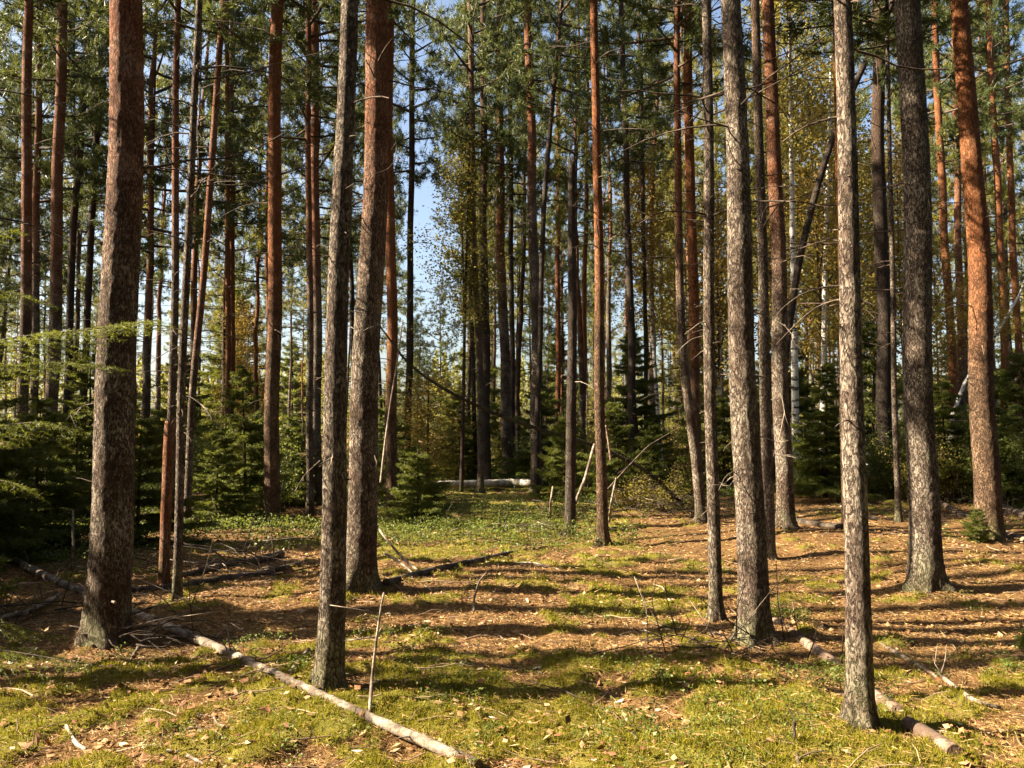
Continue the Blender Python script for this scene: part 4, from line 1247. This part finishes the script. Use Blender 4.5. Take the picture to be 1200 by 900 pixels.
def litter():
    r = np.random.default_rng(302)
    # needles
    mb = MB()
    for n, y0, y1, L, W in ((110000, 3.4, 6.5, 0.05, 0.003), (90000, 6.5, 10, 0.06, 0.0048), (40000, 10, 18, 0.08, 0.009)):
        x, y = wedge(n, y0, y1, r)
        k = r.random(n) < (1.05 - 0.88 * moss_mask(x, y))
        x, y = x[k], y[k]
        C = np.stack([x, y, ground_z(x, y) + 0.006 + 0.022 * moss_mask(x, y) * r.random(len(x))], -1)
        a = r.uniform(0, 2 * pi, len(C))
        D = np.stack([np.cos(a), np.sin(a), r.normal(size=len(C)) * 0.18], -1)
        V, Ft = blades(C, D, 1, L, W, 0.10, r=r)
        mb.add(V, Ft, 0, False)
    o = link('needle_litter', mb.mesh('needle_litter', [M_NEEDLITTER]))
    tag(o, 'fallen brown pine needles covering the bare ground', 'needle litter', kind='stuff')
    # leaves
    mb = MB()
    for n, y0, y1, sz in ((2600, 3.4, 6.5, 0.052), (3500, 3.4, 8.0, 0.026), (4200, 6.5, 11, 0.052), (6000, 11, 24, 0.06)):
        x, y = wedge(n, y0, y1, r)
        cl = vnoise(x * 1.4, y * 1.4, 0, 91)
        k = r.random(n) < np.clip(0.1 + 1.6 * (cl - 0.4) + 0.35 * (1 - moss_mask(x, y)), 0.1, 1)
        x, y = x[k], y[k]
        C = np.stack([x, y, ground_z(x, y) + 0.016 + 0.018 * moss_mask(x, y) * r.random(len(x))], -1)
        V, Fq = leaf_quads(C, sz, r, 0.72)
        mb.add(V, Fq, 0, False)
    o = link('fallen_leaves', mb.mesh('fallen_leaves', [M_LEAF]))
    tag(o, 'fallen tan, brown and pale leaves strewn over the floor', 'fallen leaves', kind='stuff')
    # twigs
    mb = MB()
    for n, y0, y1 in ((700, 3.4, 8), (1100, 8, 16), (700, 16, 26)):
        x, y = wedge(n, y0, y1, r)
        for xx, yy in zip(x, y):
            L = abs(r.normal()) * 0.14 + 0.05
            a = r.uniform(0, pi) if r.random() < 0.6 else r.normal() * 0.3
            s = np.linspace(-0.5, 0.5, 4)
            px, py = xx + cos(a) * L * s, yy + sin(a) * L * s
            P = np.stack([px, py, ground_z(px, py) + 0.008 + 0.1 * L * r.random() * (s + 0.5)], -1)
            P[1:-1] += r.normal(size=(2, 3)) * 0.03 * L
            rr = (0.0016 + 0.012 * L) * (0.7 + 0.05 * yy)
            add_tube(mb, P, np.linspace(rr, rr * 0.5, 4), 4, 0, cap=False)
    o = link('twig_litter', mb.mesh('twig_litter', [M_DEBRIS]))
    tag(o, 'small fallen twigs scattered over moss and needles', 'twig litter', kind='stuff')
litter()

def berries():
    r = np.random.default_rng(303)
    mb = MB()
    n = 9500
    x, y = wedge(n, 9.5, 28, r, 0.05, 1.1)
    dens = np.clip((fbm(x * 0.5, y * 0.5, 0, 71, 2) - 0.42) * 5, 0, 1) * np.clip((y - 10.5) / 3, 0, 1)
    dens = np.maximum(dens, np.clip((fbm(x * 0.9, y * 0.9, 0, 72, 2) - 0.36) * 5, 0, 1) * np.clip((y - 10.8) / 1.5, 0, 1) * np.clip((2.4 - np.abs(x + 0.6)), 0, 1))
    dens = np.maximum(dens, 0.7 * np.clip((-0.42 * y - x) / 1.0, 0, 1) * np.clip((y - 9.0) / 1.5, 0, 1))
    dens *= np.where(x > 1.9, np.clip((y - 15) / 3, 0, 1), 1)
    wl = gp(567, 575)
    dens *= np.where((np.abs(x - wl[0]) < 1.9) & (y > wl[1] - 4.5) & (y < wl[1] + 1.5), 0.04, 1.0)
    k = r.random(n) < dens + 0.01
    x, y = x[k], y[k]
    ex, ey = [], []
    for px, py, m, sp in ((350, 785, 10, .1), (560, 800, 12, .15), (770, 800, 12, .15), (915, 720, 40, .18), (960, 800, 26, .16), (1185, 790, 10, .08), (890, 830, 40, .3), (720, 720, 14, .2), (380, 860, 10, .2), (1010, 800, 16, .1), (640, 860, 26, .35), (520, 760, 16, .3), (800, 880, 26, .3), (700, 790, 16, .25), (430, 740, 14, .25), (1090, 700, 14, .3), (1120, 780, 18, .25), (300, 760, 12, .2), (230, 860, 12, .25), (120, 790, 20, .2)):
        c = gp(px, py)
        ex.append(c[0] + r.normal(size=m) * sp); ey.append(c[1] + r.normal(size=m) * sp)
    ne = sum(len(a) for a in ex)
    x = np.concatenate([x] + ex); y = np.concatenate([y] + ey)
    h = np.concatenate([np.full(len(x) - ne, 0.22), np.full(ne, 0.085)]) * r.uniform(0.6, 1.3, len(x))
    z = ground_z(x, y)
    m = 26
    B = np.stack([x, y, z], -1)
    off = r.normal(size=(len(x), m, 3)) * np.array([0.42, 0.42, 0.0]) * h[:, None, None]
    off[..., 2] = r.uniform(0.2, 1.0, (len(x), m)) * h[:, None]
    C = (B[:, None, :] + off).reshape(-1, 3)
    S = np.repeat(h * 0.14 + 0.006, m)
    r2 = np.random.default_rng(9)
    V, Fq = leaf_quads(C, 1.0, r2, 0.3)
    V = (V.reshape(-1, 4, 3) - C[:, None, :]) * S[:, None, None] + C[:, None, :]
    mb.add(V.reshape(-1, 3), Fq, 1, False)
    tip = B + np.stack([r.normal(size=len(x)) * h * 0.3, r.normal(size=len(x)) * h * 0.3, h], -1)
    w = np.array([0.0025, 0, 0])
    Vs = np.stack([B - w, B + w, tip], 1).reshape(-1, 3)
    mb.add(Vs, np.arange(len(Vs)).reshape(-1, 3), 0, False)
    o = link('undergrowth', mb.mesh('undergrowth', [M_LIMB, M_BERRY]))
    tag(o, 'low blueberry undergrowth around the clearing', 'undergrowth', kind='stuff')
berries()

# ------------------------------------------------------------------ light
# compass from +y: straight from the left
S = np.array([sin(SUN_AZ) * cos(SUN_EL), cos(SUN_AZ) * cos(SUN_EL), sin(SUN_EL)])
ld = bpy.data.lights.new('sun', 'SUN')
ld.energy = 5.0
ld.angle = radians(0.5)
ld.color = (1.0, 0.86, 0.66)
lo = bpy.data.objects.new('sun', ld)
COL.objects.link(lo)
from mathutils import Vector
lo.rotation_euler = Vector((-S[0], -S[1], -S[2])).to_track_quat('-Z', 'Y').to_euler()

w = bpy.data.worlds.new('World')
scene.world = w
w.use_nodes = True
nt = w.node_tree
nt.nodes.clear()
bgn = nt.nodes.new('ShaderNodeBackground')
sky = nt.nodes.new('ShaderNodeTexSky')
sky.sky_type = 'NISHITA'
sky.sun_disc = False
sky.sun_elevation = SUN_EL
sky.sun_rotation = SUN_AZ % (2 * pi)
sky.air_density = 1.0
sky.ozone_density = 0.6
sky.dust_density = 3.2
bgn.inputs['Strength'].default_value = 0.05
nt.links.new(sky.outputs[0], bgn.inputs['Color'])
out = nt.nodes.new('ShaderNodeOutputWorld')
nt.links.new(bgn.outputs[0], out.inputs[0])

scene.view_settings.view_transform = 'Standard'
scene.view_settings.look = 'None'
scene.view_settings.exposure = 2.55
scene.view_settings.gamma = 1
scene.cycles.max_bounces = 6
scene.cycles.diffuse_bounces = 3
scene.cycles.transmission_bounces = 3
scene.cycles.sample_clamp_indirect = 6
scene.cycles.use_denoising = True
try:
    scene.cycles.denoiser = 'OPENIMAGEDENOISE'
except Exception:
    pass
